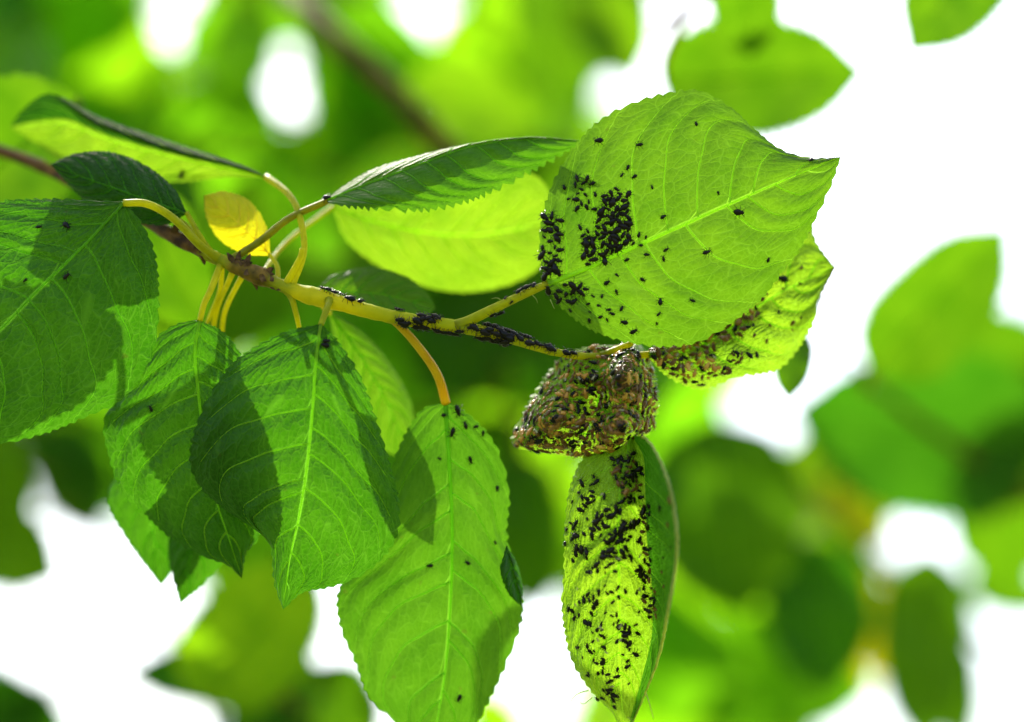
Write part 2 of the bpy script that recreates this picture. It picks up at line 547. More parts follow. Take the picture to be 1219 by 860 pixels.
    def at_pixel(self, x, y, tol=4.0, front=True):
        """(t,s) of the surface point that shows at picture position x,y (nearest the lens), or None"""
        T, Sg, P = self.fine()
        d = (P[..., 0] - x)**2 + (P[..., 1] - y)**2
        m = d.min()
        if m > tol**2: return None
        cand = np.argwhere(d <= max(m * 1.5, 2.5**2))
        zz = [P[i, j, 2] for i, j in cand]
        i, j = cand[int(np.argmin(zz))]
        return T[i, j], Sg[i, j]

    def frame(self, t, s):
        e = 0.004
        p = self.S([t, t + e, t, t - e, t], [s, s, s + e * 3, s, s - e * 3])
        du, dv = p[1] - p[3], p[2] - p[4]
        n = np.cross(du, dv)
        n /= np.linalg.norm(n) + 1e-15
        if np.dot(n, CAM - p[0]) < 0: n = -n
        return p[0], n, du / (np.linalg.norm(du) + 1e-15)

def make_leaf(parent, name, lf, mat, vein, rows=230, cols=15, stalk=None, stalk_mat=None, stalk_r=(0.9, 0.7), rib=0.55,
              label=None, tert=True, vein_scale=1.0, other=None):
    x = np.linspace(0, 1, cols)
    half = 1 - (1 - x) ** 1.5
    half = np.where(x > 0, half, 0)
    s = np.concatenate([-half[::-1], half[1:]])
    if len(lf.c) > 3:
        s = np.linspace(-1, 1, 2 * cols + 5)
    t = np.linspace(0, 1, rows)
    T, Sg = np.meshgrid(t, s, indexing='ij')
    nc = len(s)
    V = lf.S(T.ravel(), Sg.ravel())
    a = (np.arange(rows - 1)[:, None] * nc + np.arange(nc - 1)[None, :]).ravel()
    F = np.stack([a, a + 1, a + nc + 1, a + nc], 1).tolist()
    hw = np.where(Sg < 0, np.interp(T, np.linspace(0, 1, 60), lf.hw[0]), np.interp(T, np.linspace(0, 1, 60), lf.hw[1]))
    off = lf.r.uniform(0, 3, 2)
    uv = np.stack([(Sg * hw + off[0]).ravel(), (T * lf.len + off[1]).ravel()], -1)
    uv2 = np.stack([lf.phase(T.ravel(), Sg.ravel()) + 40, np.abs(Sg.ravel())], -1)
    midx = None
    if other is not None:                       # the leaf's other face shows beyond this line
        lim, m2 = other
        midx = [1 if ((Sg[0, j] + Sg[0, j + 1]) / 2 > lim if lim > 0 else (Sg[0, j] + Sg[0, j + 1]) / 2 < lim) else 0 for i in range(rows - 1) for j in range(nc - 1)]
        mat = [mat, m2]
    o = build(name, V, F, mat, parent, origin=V[nc // 2], uv=uv, uv2=uv2, midx=midx)
    if label: o['label'] = label
    # midrib
    tt = np.linspace(0, 0.985, 60)
    rr = 0.7 * np.interp(tt, [0, 0.3, 1], [rib, rib * 0.72, rib * 0.10]) / 1000 * vein_scale
    build('midrib', *lf.ridge(tt, np.zeros(60), rr, rr * 0.9), vein, o)
    # side veins
    pile = Pile()
    for side in (0, 1):
        sg = -1 if side == 0 else 1
        for t0 in lf.sec[side]:
            ss = np.linspace(0.005, 0.90, 26)
            tv = t0 + lf.bend(ss, side)
            ok = tv < 0.97
            if ok.sum() < 4: continue
            r = np.interp(ss[ok], [0, 0.5, 1], [0.21, 0.13, 0.03]) / 1000 * vein_scale
            pile.add(lf.ridge(tv[ok], sg * ss[ok], r, r * 0.7))
    if pile.v:
        build('side_veins', pile.v, pile.f, vein, o)['kind'] = 'stuff'
    if stalk is not None:
        add_stalk(o, stalk, stalk_r, stalk_mat or M_STALK)
    return o

def snap(pts):
    """let a stalk start inside the stem"""
    pts = [tuple(q) for q in pts]
    i = int(np.argmin(np.hypot(s_pix[:, 0] - pts[0][0], s_pix[:, 1] - pts[0][1])))
    c = s_pix[i]
    if math.hypot(c[0] - pts[0][0], c[1] - pts[0][1]) > 2:
        return [tuple(c)] + ([pts[0]] if math.hypot(c[0] - pts[0][0], c[1] - pts[0][1]) > 22 else []) + pts[1:]
    return pts

def add_stalk(o, pts, rmm, mat, n=26):
    pts = snap(pts)
    p = spline(pts, n)
    r = np.linspace(rmm[0], rmm[1], n) / 1000
    r[:3] *= [1.35, 1.2, 1.08]
    return build('stalk', *tube(W(p), r, 10), mat, o)

def flat(mid, left, right, z0, z1, arch=0.0, dl=0.0, dr=0.0, lz=None, rz=None):
    """three curves with depth: midrib from z0 to z1 (mm) bowed by arch, margins offset by dl / dr mid-way"""
    def zz(n, d):
        f = np.linspace(0, 1, n)
        return z0 + (z1 - z0) * f - arch * np.sin(np.pi * f) + d * np.sin(np.pi * f) ** 0.8
    out = []
    for pts, d in ((left, dl), (mid, 0.0), (right, dr)):
        a = np.asarray(pts, float)
        # depth follows the even length spacing of the sampled curve
        sg = np.concatenate([[0], np.cumsum(np.linalg.norm(np.diff(a, axis=0), axis=1))]); sg /= sg[-1]
        z = z0 + (z1 - z0) * sg - arch * np.sin(np.pi * sg) + d * np.sin(np.pi * sg) ** 0.8
        out.append(np.column_stack([a, z]))
    return out, (-1, 0, 1)

shoot = empty('tree_branch', W((-140, 140, 62)), 'aphid-infested leafy fruit tree shoot with sharp green leaves', 'branch')

# the stem of the shoot
def stem(pts, n, radii, ages, name='stem', lump=0.05):
    pr = spline(pts, n)
    r = np.interp(pr[:, 0], *zip(*radii)) / 1000
    age = np.interp(pr[:, 0], *zip(*ages))
    V, F = [], []
    pw = W(pr)
    lumps = 1 + lump * (0.3 + age) * np.convolve(rng.normal(0, 1, n + 4), [0.3, 0.6, 0.9, 0.6, 0.3], 'valid')
    V, F = tube(pw, r * lumps, 16, 0.035)
    return build(name, V, F, M_STEM, shoot, attr={'age': np.repeat(age, 16)}), pr, r

STEM = [(-140, 140, 62), (0, 180, 46), (62, 204, 38), (130, 240, 26), (190, 272, 16), (245, 302, 9), (300, 325, 6), (350, 346, 4), (400, 360, 2),
        (470, 378, 1), (545, 389, 0), (600, 401, 0), (652, 417, 0), (690, 424, 3), (730, 424, 8)]
s_obj, s_pix, s_rad = stem(STEM, 220,
    [(-140, 1.7), (0, 1.35), (180, 1.3), (232, 1.7), (245, 1.35), (268, 1.3), (285, 1.75), (310, 2.0), (326, 1.5), (342, 1.3), (368, 2.0), (400, 1.65), (470, 1.4), (545, 1.35), (600, 1.1), (652, 0.85), (730, 0.7)],
    [(-140, 1), (238, 1), (246, .25), (268, .2), (278, .9), (318, .95), (330, .25), (350, .05), (395, .08), (470, 0), (730, 0)])

# ring of dark bud scales at the knot where this year's growth starts
def scales(x0, x1, n, size):
    for i in range(n):
        c = s_pix[int(np.argmin(np.abs(s_pix[:, 0] - rng.uniform(x0, x1))))]
        i0 = int(np.argmin(np.abs(s_pix[:, 0] - c[0])))
        rpx = s_rad[i0] / U
        th = rng.uniform(-1.9, 1.9)                          # round the side of the stem that is seen
        nrm = np.array([0.35 * math.sin(th), math.sin(th), 0.0]); out = math.cos(th)
        b = c + nrm * rpx * 0.85 + np.array([0, 0, -out * s_rad[i0] * 850])
        ax = np.array([rng.normal(0.5, 0.5), rng.normal(0.1, 0.4), 0.0]); ax /= np.linalg.norm(ax)
        L_ = size * rng.uniform(0.6, 1.2)
        side = np.array([-ax[1], ax[0], 0]) * L_ * 0.34
        lift = nrm * L_ * 0.35 + np.array([0, 0, -out * L_ * U * 1000 * 0.4])
        rows = []
        for f, w in ((0, 0.6), (0.3, 1.0), (0.6, 0.8), (0.85, 0.4), (1.0, 0.04)):
            m = b + ax * L_ * f + lift * (f ** 1.6) + rng.normal(0, 0.35, 3)
            rows += [m - side * w, m + lift * 0.25 * w, m + side * w]
        V = W(np.array(rows)); F = []
        for r_ in range(4):
            for c_ in range(2):
                q = r_ * 3 + c_
                F.append((q, q + 1, q + 4, q + 3))
        build('bud_scale', V, F, M_BARK, shoot)
scales(276, 324, 44, 10)
scales(205, 242, 26, 10)

# --- A: the broad pale leaf with the aphid crowd
c, s = flat([(650, 339), (700, 319), (760, 292), (820, 265), (880, 238), (940, 212), (1001, 187)],
            [(650, 337), (642, 292), (650, 240), (672, 192), (706, 150), (746, 126), (790, 112), (832, 108), (870, 128), (897, 153), (930, 178), (966, 188), (1001, 187)],
            [(650, 341), (668, 366), (700, 391), (740, 406), (790, 413), (832, 407), (870, 385), (905, 358), (930, 326), (953, 296), (975, 252), (991, 217), (1001, 187)],
            -1, 5, 3.0, 4.0, 2.0)
A = Leaf(c, s, 8, 0.5, 0.8, 38, 0.75, seed=1, ripple=0.5)
make_leaf(shoot, 'leaf', A, LM['bright'], VM['pale'], rows=280, cols=27, vein_scale=1.0, stalk=[(543, 387, 0), (575, 374, -1), (610, 357, -1.5), (652, 338, -1)], stalk_r=(1.15, 0.75), rib=0.8,
          label='broad pale green leaf with a black aphid crowd by its base')

# --- B: curled leaf behind the broad one
c5 = [[(772, 420, 7), (800, 380, 14), (850, 325, 18), (920, 268, 20), (958, 250, 20), (972, 288, 17), (993, 318, 15)],
      [(772, 421, 6), (810, 398, 11), (860, 358, 14), (915, 310, 16), (948, 295, 17), (975, 305, 16), (993, 318, 15)],
      [(772, 422, 5), (815, 418, 9), (865, 393, 11), (910, 360, 13), (945, 340, 14), (972, 328, 15), (993, 318, 15)],
      [(772, 424, 5), (806, 440, 7), (850, 440, 8), (900, 415, 10), (944, 380, 12), (970, 345, 14), (993, 318, 15)],
      [(772, 426, 6), (795, 449, 9), (836, 464, 12), (880, 449, 13), (930, 438, 14), (966, 390, 15), (976, 352, 15), (993, 318, 15)]]
B = Leaf(c5, (-1, -.5, 0, .5, 1), 7, 1.0, 0, 30, 0.7, smooth=True, seed=2, ripple=1.1)
make_leaf(shoot, 'leaf', B, LM['sick'], VM['mid'], rows=200, cols=15, stalk=[(722, 424, 7), (750, 424, 6), (774, 422, 5.5)], stalk_r=(0.9, 0.7), rib=0.6,
          label='curled leaf with brown aphids behind the broad pale leaf')

# --- C: crumpled leaf rolled into a ball
c5 = [[(745, 412, 12), (700, 413, 10), (668, 428, 8), (642, 458, 9), (624, 490, 9), (609, 522, 8), (617, 535, 6)],
      [(748, 410, 8), (710, 415, 4), (690, 437, 0), (668, 466, 1), (655, 500, -4), (634, 526, 1), (640, 538, 5)],
      [(752, 409, 6), (732, 418, 3), (718, 444, -1), (712, 478, 1), (702, 508, -3), (690, 536, 0), (690, 545, 4)],
      [(758, 409, 6), (752, 420, 1), (746, 446, -8), (742, 480, -6), (742, 508, -8), (734, 536, -1), (730, 546, 5)],
      [(763, 411, 10), (773, 424, 9), (781, 450, 8), (784, 480, 8), (778, 505, 8), (764, 528, 9), (750, 544, 10)]]
c5 = [[(x, y, z + 3.5) for x, y, z in r_] for r_ in c5]
C = Leaf(c5, (-1, -.5, 0, .5, 1), 7, 0.5, 0, 22, 1.0, smooth=True, seed=3, ripple=1.9)
make_leaf(shoot, 'leaf', C, LM['sick'], VM['mid'], rows=140, cols=16, stalk=[(715, 424, 6), (735, 416, 6), (752, 409, 3)], stalk_r=(0.8, 0.6), rib=0.5,
          label='crumpled leaf rolled into a ball and packed with aphids')

# --- D: the long leaf hanging under the ball, one side folded over
c5 = [[(745, 520, 6), (700, 540, 5), (680, 575, 4), (673, 620, 3), (671, 680, 3), (669, 730, 4), (680, 785, 6), (705, 825, 8), (728, 848, 9), (742, 872, 10)],
      [(747, 520, 3), (722, 545, 1), (706, 580, -1), (700, 630, -2), (699, 690, -2), (700, 745, 0), (706, 795, 3), (722, 832, 6), (735, 852, 8), (743, 872, 10)],
      [(750, 520, 1), (745, 548, -2), (738, 585, -4), (736, 640, -5), (737, 700, -5), (738, 755, -3), (738, 800, 1), (740, 832, 5), (742, 854, 8), (745, 872, 10)],
      [(753, 520, 2), (766, 545, 0), (768, 585, -1), (770, 640, -2), (776, 700, -2), (776, 755, 0), (766, 800, 3), (757, 832, 6), (751, 854, 8), (747, 872, 10)],
      [(755, 518, -1), (774, 527, -10), (795, 570, -16), (805, 620, -18), (806, 665, -16), (797, 720, -11), (785, 780, -3), (768, 826, 4), (757, 852, 8), (749, 872, 10)]]
Dl = Leaf(c5, (-1, -.5, 0, .55, 1), 9, 0.65, 0, 33, 0.6, tooth_lo=0.25, smooth=True, seed=4, ripple=1.1)
dob = make_leaf(shoot, 'leaf', Dl, LM['sick'], VM['pale'], rows=230, cols=18, rib=0.55, stalk=[(715, 425, 6), (742, 450, 9), (752, 490, 8), (750, 522, 2)], stalk_r=(0.9, 0.7), other=(0.56, LM['mid']),
                label='long narrow leaf hanging below the ball, one edge folded over')
tt = np.linspace(0.03, 0.97, 80)
build('rolled_edge', *tube(Dl.S(tt, np.full(80, 0.99)), np.interp(tt, [0, .3, .7, 1], [.25, .42, .35, .12]) / 1000, 7), M_EDGE, dob)

# --- E: leaf seen nearly edge-on, reaching towards the broad leaf
c5 = [[(388, 238, 10), (410, 221, 10), (445, 201, 9.5), (495, 186, 9), (560, 171, 10), (630, 163, 11), (694, 168, 12)],
      [(389, 238, 8.5), (416, 223, 6.5), (453, 206, 5), (503, 189, 5), (563, 172, 6.5), (630, 164, 9.5), (694, 168, 12)],
      [(390, 239, 8), (420, 226, 5), (460, 211, 3), (510, 192, 3), (565, 174, 5), (630, 166, 9), (694, 168, 12)],
      [(390, 240, 7), (424, 238, 2), (466, 232, -1), (514, 222, 0), (570, 205, 3), (634, 182, 8), (693, 169, 12)],
      [(391, 242, 7), (420, 247, 1), (468, 250, -2), (512, 250, -1), (568, 236, 2), (632, 205, 8), (692, 171, 12)]]
E = Leaf(c5, (-1, -.5, 0, .5, 1), 9, 0.55, 0, 32, 0.3, tooth_lo=1.5, smooth=True, seed=5, ripple=0.3)
make_leaf(shoot, 'leaf', E, LM['fresh'], VM['mid'], rows=240, cols=22, stalk=[(272, 312, 8), (310, 287, 8), (345, 260, 8), (391, 239, 8)], stalk_r=(0.85, 0.7), stalk_mat=M_STALK_B, rib=0.5, other=(-0.02, LM['lime']),
          label='toothed green leaf held almost edge-on above the stem')

# --- F: bright leaf out of focus behind it
c, s = flat([(396, 246), (440, 262), (500, 276), (560, 280), (620, 272), (664, 258)],
            [(396, 245), (430, 226), (490, 214), (560, 208), (625, 205), (650, 222), (664, 258)],
            [(396, 248), (412, 286), (452, 318), (508, 342), (560, 348), (612, 337), (648, 312), (664, 258)], 34, 40, 4, -6, 5)
F_ = Leaf(c, s, 8, 0.4, 0.8, 30, 0.4, seed=6)
make_leaf(shoot, 'leaf', F_, LM['lime'], VM['pale'], rows=90, cols=10, tert=False, stalk=[(310, 330, 12), (340, 290, 24), (396, 246, 34)], stalk_r=(0.55, 0.5),
          label='bright lime leaf behind the edge-on leaf')

# --- G: small leaf just above the stem
c, s = flat([(372, 352), (410, 348), (450, 350), (485, 358), (519, 367)],
            [(372, 350), (395, 328), (440, 318), (480, 328), (505, 345), (519, 367)],
            [(372, 354), (400, 366), (440, 376), (480, 380), (505, 376), (519, 367)], 16, 20, 2, 4, -3)
G = Leaf(c, s, 6, 0.4, 0.6, 24, 0.3, seed=7)
make_leaf(shoot, 'leaf', G, LM['bright'], VM['deep'], rows=90, cols=9, tert=False, stalk=[(345, 346, 6), (358, 352, 11), (373, 352, 16)], stalk_r=(0.6, 0.5), rib=0.3,
          label='small oval leaf lying along the stem')

# --- H: large leaf cut by the frame
c, s = flat([(148, 241), (102, 290), (45, 346), (0, 393), (-50, 440), (-105, 500), (-135, 540)],
            [(148, 240), (100, 238), (50, 237), (0, 240), (-70, 258), (-130, 320), (-160, 400), (-155, 480), (-135, 540)],
            [(148, 243), (166, 262), (184, 300), (189, 350), (186, 402), (172, 442), (142, 478), (110, 493), (60, 514), (15, 526), (-40, 534), (-95, 540), (-135, 540)],
            -1, 4, 3, 6.0, 4.0)
H = Leaf(c, s, 8, 0.65, 1.0, 36, 0.8, seed=8, ripple=0.5, k=(0.10, 0.16))
make_leaf(shoot, 'leaf', H, LM['mid'], VM['mid'], rows=260, cols=27, stalk=[(257, 320, 6), (238, 292, 4), (206, 260, 1), (175, 243, -1), (147, 242, -1)], stalk_r=(0.9, 0.75), rib=0.5,
          label='large deep green leaf with pale veins on an arching yellow stalk')

# --- I: leaf half hidden behind the darkest one
c, s = flat([(238, 381), (232, 420), (236, 466), (243, 520), (256, 590), (272, 640), (288, 689)],
            [(238, 380), (206, 388), (180, 410), (150, 460), (124, 500), (130, 545), (145, 585), (170, 610), (202, 640), (240, 662), (270, 673), (288, 689)],
            [(238, 382), (264, 394), (283, 416), (308, 470), (322, 540), (320, 600), (308, 640), (293, 660), (288, 689)], 4, 10, 2, 3, 4)
I_ = Leaf(c, s, 8, 0.7, 0.9, 34, 0.6, seed=9, ripple=0.6)
make_leaf(shoot, 'leaf', I_, LM['mid'], VM['pale'], rows=230, cols=25, stalk=[(262, 322, 6), (251, 345, 5), (243, 362, 4), (238, 382, 4)], stalk_r=(0.75, 0.6), rib=0.6,
          label='green leaf with yellow veins partly behind the drooping shaded leaf')

# --- J: drooping leaf with a shadow on it
c, s = flat([(382, 385), (376, 430), (372, 490), (365, 560), (355, 620), (345, 665), (337, 726)],
            [(382, 386), (340, 395), (300, 415), (270, 440), (240, 490), (226, 540), (235, 575), (265, 605), (305, 632), (322, 652), (326, 692), (337, 726)],
            [(382, 385), (405, 410), (430, 450), (448, 500), (465, 555), (475, 600), (472, 640), (450, 670), (420, 690), (390, 700), (360, 706), (337, 726)], -4, 3, 4, 5, 4)
J = Leaf(c, s, 8, 0.6, 0.9, 36, 0.8, seed=10, ripple=0.5)
make_leaf(shoot, 'leaf', J, LM['mid'], VM['pale'], rows=260, cols=27, stalk=[(392, 358, 1), (389, 368, -2), (382, 387, -4)], stalk_r=(0.75, 0.6), rib=0.55,
          label='drooping green leaf with a dark leaf shadow across one half')

# --- K: leaf hanging on an orange stalk
c, s = flat([(530, 478), (534, 540), (538, 620), (537, 700), (531, 790), (522, 850), (510, 915)],
            [(530, 479), (500, 490), (472, 540), (455, 610), (425, 670), (402, 706), (406, 750), (424, 790), (440, 830), (466, 856), (492, 882), (510, 915)],
            [(530, 478), (560, 495), (590, 530), (606, 585), (604, 640), (620, 698), (621, 740), (603, 790), (582, 835), (556, 880), (510, 915)], 9, 14, 2, 3, 3)
K = Leaf(c, s, 8, 0.45, 0.8, 34, 0.75, seed=11, ripple=0.5)
make_leaf(shoot, 'leaf', K, LM['fresh'], VM['mid'], rows=230, cols=24, stalk=[(462, 388, 2), (494, 408, 3), (520, 445, 6), (531, 480, 9)], stalk_r=(0.8, 1.0), stalk_mat=M_STALK_O, rib=0.75, tert=False,
          label='smooth light green leaf hanging from an orange stalk')
# the little folded lobe on its margin
c, s = flat([(603, 650), (610, 680), (621, 722)], [(603, 648), (596, 680), (606, 708), (621, 722)], [(603, 650), (616, 672), (622, 700), (621, 722)], 8, 11, 1, -3, 2)
make_leaf(shoot, 'leaf', Leaf(c, s, 4, 0.4, 0.5, 10, 0.5, seed=12), LM['mid'], VM['deep'], rows=60, cols=8, tert=False, rib=0.25, label='small folded lobe at the margin of the light green leaf')

# --- L: out of focus leaf between J and K
c, s = flat([(392, 372), (420, 410), (448, 455), (470, 500), (488, 550)],
            [(392, 372), (400, 420), (420, 480), (450, 530), (488, 550)],
            [(392, 372), (432, 396), (468, 438), (492, 490), (488, 550)], 22, 30, 2, 3, 3)
make_leaf(shoot, 'leaf', Leaf(c, s, 7, 0.4, 0.6, 30, 0.3, seed=13), LM['bright'], VM['mid'], rows=90, cols=10, tert=False, stalk=[(372, 354, 5), (382, 362, 14), (392, 373, 22)], stalk_r=(0.7, 0.6),
          label='blurred light green leaf behind the drooping leaf')

# --- M: arching leaf with a folded top
c5 = [[(318, 211, 20), (285, 196, 22), (205, 169, 24), (120, 140, 27), (62, 112, 31), (30, 128, 36), (12, 152, 40)],
      [(318, 211, 19), (285, 199, 19), (205, 178, 20), (125, 152, 23), (76, 128, 28), (38, 138, 35), (12, 152, 40)],
      [(318, 212, 20), (282, 203, 22), (205, 186, 25), (130, 166, 28), (80, 148, 32), (40, 148, 37), (12, 152, 40)],
      [(318, 212, 20), (280, 208, 24), (205, 204, 29), (135, 192, 33), (85, 172, 36), (44, 160, 39), (12, 152, 40)],
      [(318, 212, 21), (275, 211, 25), (208, 217, 31), (140, 212, 36), (85, 198, 39), (48, 174, 41), (12, 152, 40)]]
M_ = Leaf(c5, (-1, -.55, 0, .5, 1), 8, 0.5, 0, 34, 0.5, smooth=True, seed=14, ripple=0.9)
make_leaf(shoot, 'leaf', M_, LM['lime'], VM['pale'], rows=150, cols=12, stalk=[(352, 328, 5), (362, 300, 5), (356, 255, 8), (342, 230, 13), (317, 211, 20)], stalk_r=(0.6, 0.75), rib=0.5, tert=False, other=(-0.15, LM['matt']),
          label='arching yellow-green leaf with one long edge folded over')

# --- N: small dark leaf, O: small yellow leaf
c, s = flat([(222, 254), (180, 240), (130, 222), (90, 208), (60, 196)],
            [(222, 253), (205, 222), (170, 195), (130, 181), (90, 183), (60, 196)],
            [(222, 255), (195, 268), (150, 262), (100, 238), (60, 196)], 8, 14, 2, 4, 4)
make_leaf(shoot, 'leaf', Leaf(c, s, 7, 0.5, 0.7, 28, 0.35, seed=15), LM['dark'], VM['deep'], rows=120, cols=12, tert=False, stalk=[(252, 314, 7), (240, 285, 7), (222, 253, 8)], stalk_r=(0.7, 0.5), rib=0.4,
          label='small very dark green leaf above the large deep green leaf')
c, s = flat([(322, 304), (300, 282), (275, 258), (254, 242), (243, 233)],
            [(322, 303), (318, 272), (298, 240), (268, 228), (243, 233)],
            [(322, 305), (290, 302), (262, 286), (246, 260), (243, 233)], 10, 14, 1, 3, 3)
make_leaf(shoot, 'leaf', Leaf(c, s, 6, 0.3, 0.5, 20, 0.3, seed=16), LM['yellow'], VM['yellow'], rows=90, cols=10, tert=False, stalk=[(333, 336, 5), (330, 318, 8), (321, 303, 10)], stalk_r=(0.6, 0.45), rib=0.3,
          label='small bright yellow leaf by the knot of the stem')

# --- P: two shaded leaf tips under I
for q, (mid, lft, rgt, zz, sd) in enumerate([
        ([(215, 470), (190, 540), (180, 600), (192, 698)], [(215, 470), (160, 540), (128, 590), (150, 640), (192, 698)], [(215, 470), (235, 560), (232, 640), (192, 698)], 22, 17),
        ([(262, 500), (250, 570), (232, 640), (214, 720)], [(262, 500), (222, 570), (200, 650), (214, 720)], [(262, 500), (290, 570), (285, 640), (250, 688), (214, 720)], 18, 18)]):
    c, s = flat(mid, lft, rgt, zz, zz + 5, 2, 3, 3)
    make_leaf(shoot, 'leaf', Leaf(c, s, 7, 0.4, 0.6, 26, 0.5, seed=sd), LM['mid'], VM['deep'], rows=110, cols=10, tert=False,
              stalk=[(285 - 14 * q, 338, 8), (268 - 10 * q, 370, 14), (258 - 6 * q, 420, 18), (mid[0][0], mid[0][1], zz)], stalk_r=(0.6, 0.5),
              label=('shaded leaf tip below the yellow-veined leaf, with a long straight edge', 'shaded pointed leaf tip beside the drooping leaf')[q])
# spare stalks and stipules around the knot
for pts, r in (([(258, 322, 7), (262, 345, 10), (252, 372, 14), (243, 392, 18)], 0.55), ([(330, 334, 5), (345, 352, 4), (352, 372, 4), (356, 390, 6)], 0.65),
               ([(190, 252, 14), (218, 266, 12), (240, 292, 9), (252, 314, 8)], 0.7), ([(345, 322, 4), (356, 310, 3), (360, 296, 3)], 0.7)):
    p = spline(snap(pts if abs(pts[0][1] - 252) > 3 else pts[::-1]), 20)
    build('shoot_stalk', *tube(W(p), np.linspace(r * 1.15, r * 0.8, 20) / 1000, 9), M_STALK, shoot)
for pts in ([(600, 360, -1), (592, 355, -2), (585, 356, -2)], [(632, 350, -1), (638, 356, -2), (640, 361, -2)], [(655, 357, 0), (660, 368, -1)],
            [(700, 822, 6), (688, 826, 4), (680, 834, 3), (681, 842, 3)], [(705, 830, 7), (695, 838, 5), (690, 836, 4)], [(768, 822, 5), (773, 838, 4), (778, 856, 4)], [(745, 852, 8), (752, 858, 7), (760, 868, 7)]):
    p = spline(pts, 12)
    build('hair', *tube(W(p), np.linspace(0.13, 0.05, 12) / 1000, 5), M_HAIR, shoot)

# ------------------------------------------------------------------ aphids
def aphid_mesh(kind, mat, seed):
    r = np.random.default_rng(seed)
    V, F = [], []
    seg = 10
    prof = [(-0.52, 0.02), (-0.46, 0.13), (-0.34, 0.24), (-0.16, 0.31), (0.02, 0.29), (0.18, 0.215), (0.28, 0.185), (0.38, 0.165), (0.47, 0.10), (0.51, 0.02)]
    fat = {'round': 1.02, 'slim': 0.76, 'young': 0.86}[kind]
    for y, w in prof:
        w = w * fat
        for k in range(seg):
            a = 2 * math.pi * k / seg
            V.append((w * math.cos(a), y, 0.24 + 0.82 * w * math.sin(a) * (1.0 if math.sin(a) > 0 else 0.75)))
    for i in range(len(prof) - 1):
        for k in range(seg):
            k2 = (k + 1) % seg
            F.append((i * seg + k, i * seg + k2, (i + 1) * seg + k2, (i + 1) * seg + k))
    def limb(pts, r0, r1):
        v, f = tube(np.array(pts, float), np.linspace(r0, r1, len(pts)), 4)
        b = len(V)
        V.extend([tuple(x) for x in v]); F.extend([tuple(i + b for i in q) for q in f])
    for sg in (-1, 1):
        for y0, y1, y2, out in ((0.26, 0.46, 0.56, 0.36), (0.12, 0.12, 0.06, 0.46), (-0.02, -0.22, -0.46, 0.46)):
            j = r.normal(0, 0.04, 3)
            limb([(sg * 0.13, y0, 0.2), (sg * (out * 0.72), y1 + j[0], 0.34 + j[1] * 0.5), (sg * (out + 0.12), y2 + j[2], 0.0)], 0.040, 0.026)
        j = r.normal(0, 0.06, 2)
        limb([(sg * 0.06, 0.46, 0.27), (sg * 0.2, 0.62 + j[0], 0.36), (sg * 0.34, 0.42 + j[1], 0.40), (sg * 0.42, 0.1 + j[0], 0.36)], 0.022, 0.010)
        limb([(sg * 0.16, -0.30, 0.34), (sg * 0.21, -0.44, 0.42), (sg * 0.23, -0.54, 0.46)], 0.032, 0.022)
    limb([(0, -0.49, 0.25), (0, -0.60, 0.27)], 0.05, 0.02)
    me = bpy.data.meshes.new('aphid')
    me.from_pydata([tuple(float(q) for q in v) for v in V], [], F)
    me.materials.append(mat)
    me.polygons.foreach_set('use_smooth', [True] * len(me.polygons))
    me.update()
    return me
AM = [[aphid_mesh(k, m, 5 * i + j) for j, k in enumerate(('round', 'slim', 'young'))] for i, m in enumerate(M_APH)]

APHIDS = []          # (position, normal, heading, size in mm, colour, shape, cluster key, priority)
def put(lf, x, y, size, colour, key, heading=None, prio=0.0, side=1):
    ts = lf.at_pixel(x, y)
    if ts is None: return False
    p, n, du = lf.frame(*ts)
    a = rng.uniform(0, 6.28) if heading is None else heading
    b = np.cross(n, du)
    h = math.cos(a) * du + math.sin(a) * b
    size = size * rng.uniform(0.85, 1.15)
    APHIDS.append((p - n * 0.04 * size / 1000, n, h, size, colour, int(rng.integers(0, 3)), key, size + prio, (x, y)))
    return True

def crowd(lf, region, n, gap, size, colours, key, prio=0.0, hole=None, tries=60):
    """scatter n aphids inside a polygon, at least gap px apart"""
    poly = np.asarray(region, float)
    lo, hi = poly.min(0), poly.max(0)
    pts = []
    def inside(x, y):
        c = False
        j = len(poly) - 1
        for i in range(len(poly)):
            if (poly[i, 1] > y) != (poly[j, 1] > y) and x < (poly[j, 0] - poly[i, 0]) * (y - poly[i, 1]) / (poly[j, 1] - poly[i, 1]) + poly[i, 0]:
                c = not c
            j = i
        return c
    for _ in range(n * tries):
        if len(pts) >= n: break
        x, y = rng.uniform(lo, hi)
        if not inside(x, y): continue
        if any((x - a)**2 + (y - b)**2 < gap**2 for a, b in pts): continue
        if hole and any((x - hx)**2 / rx**2 + (y - hy)**2 / ry**2 < 1 and rng.random() < dn for hx, hy, rx, ry, dn in hole): continue
        if put(lf, x, y, size * 0.93 * rng.uniform(0.58, 1.22), int(rng.choice(colours)), key, prio=prio):
            pts.append((x, y))

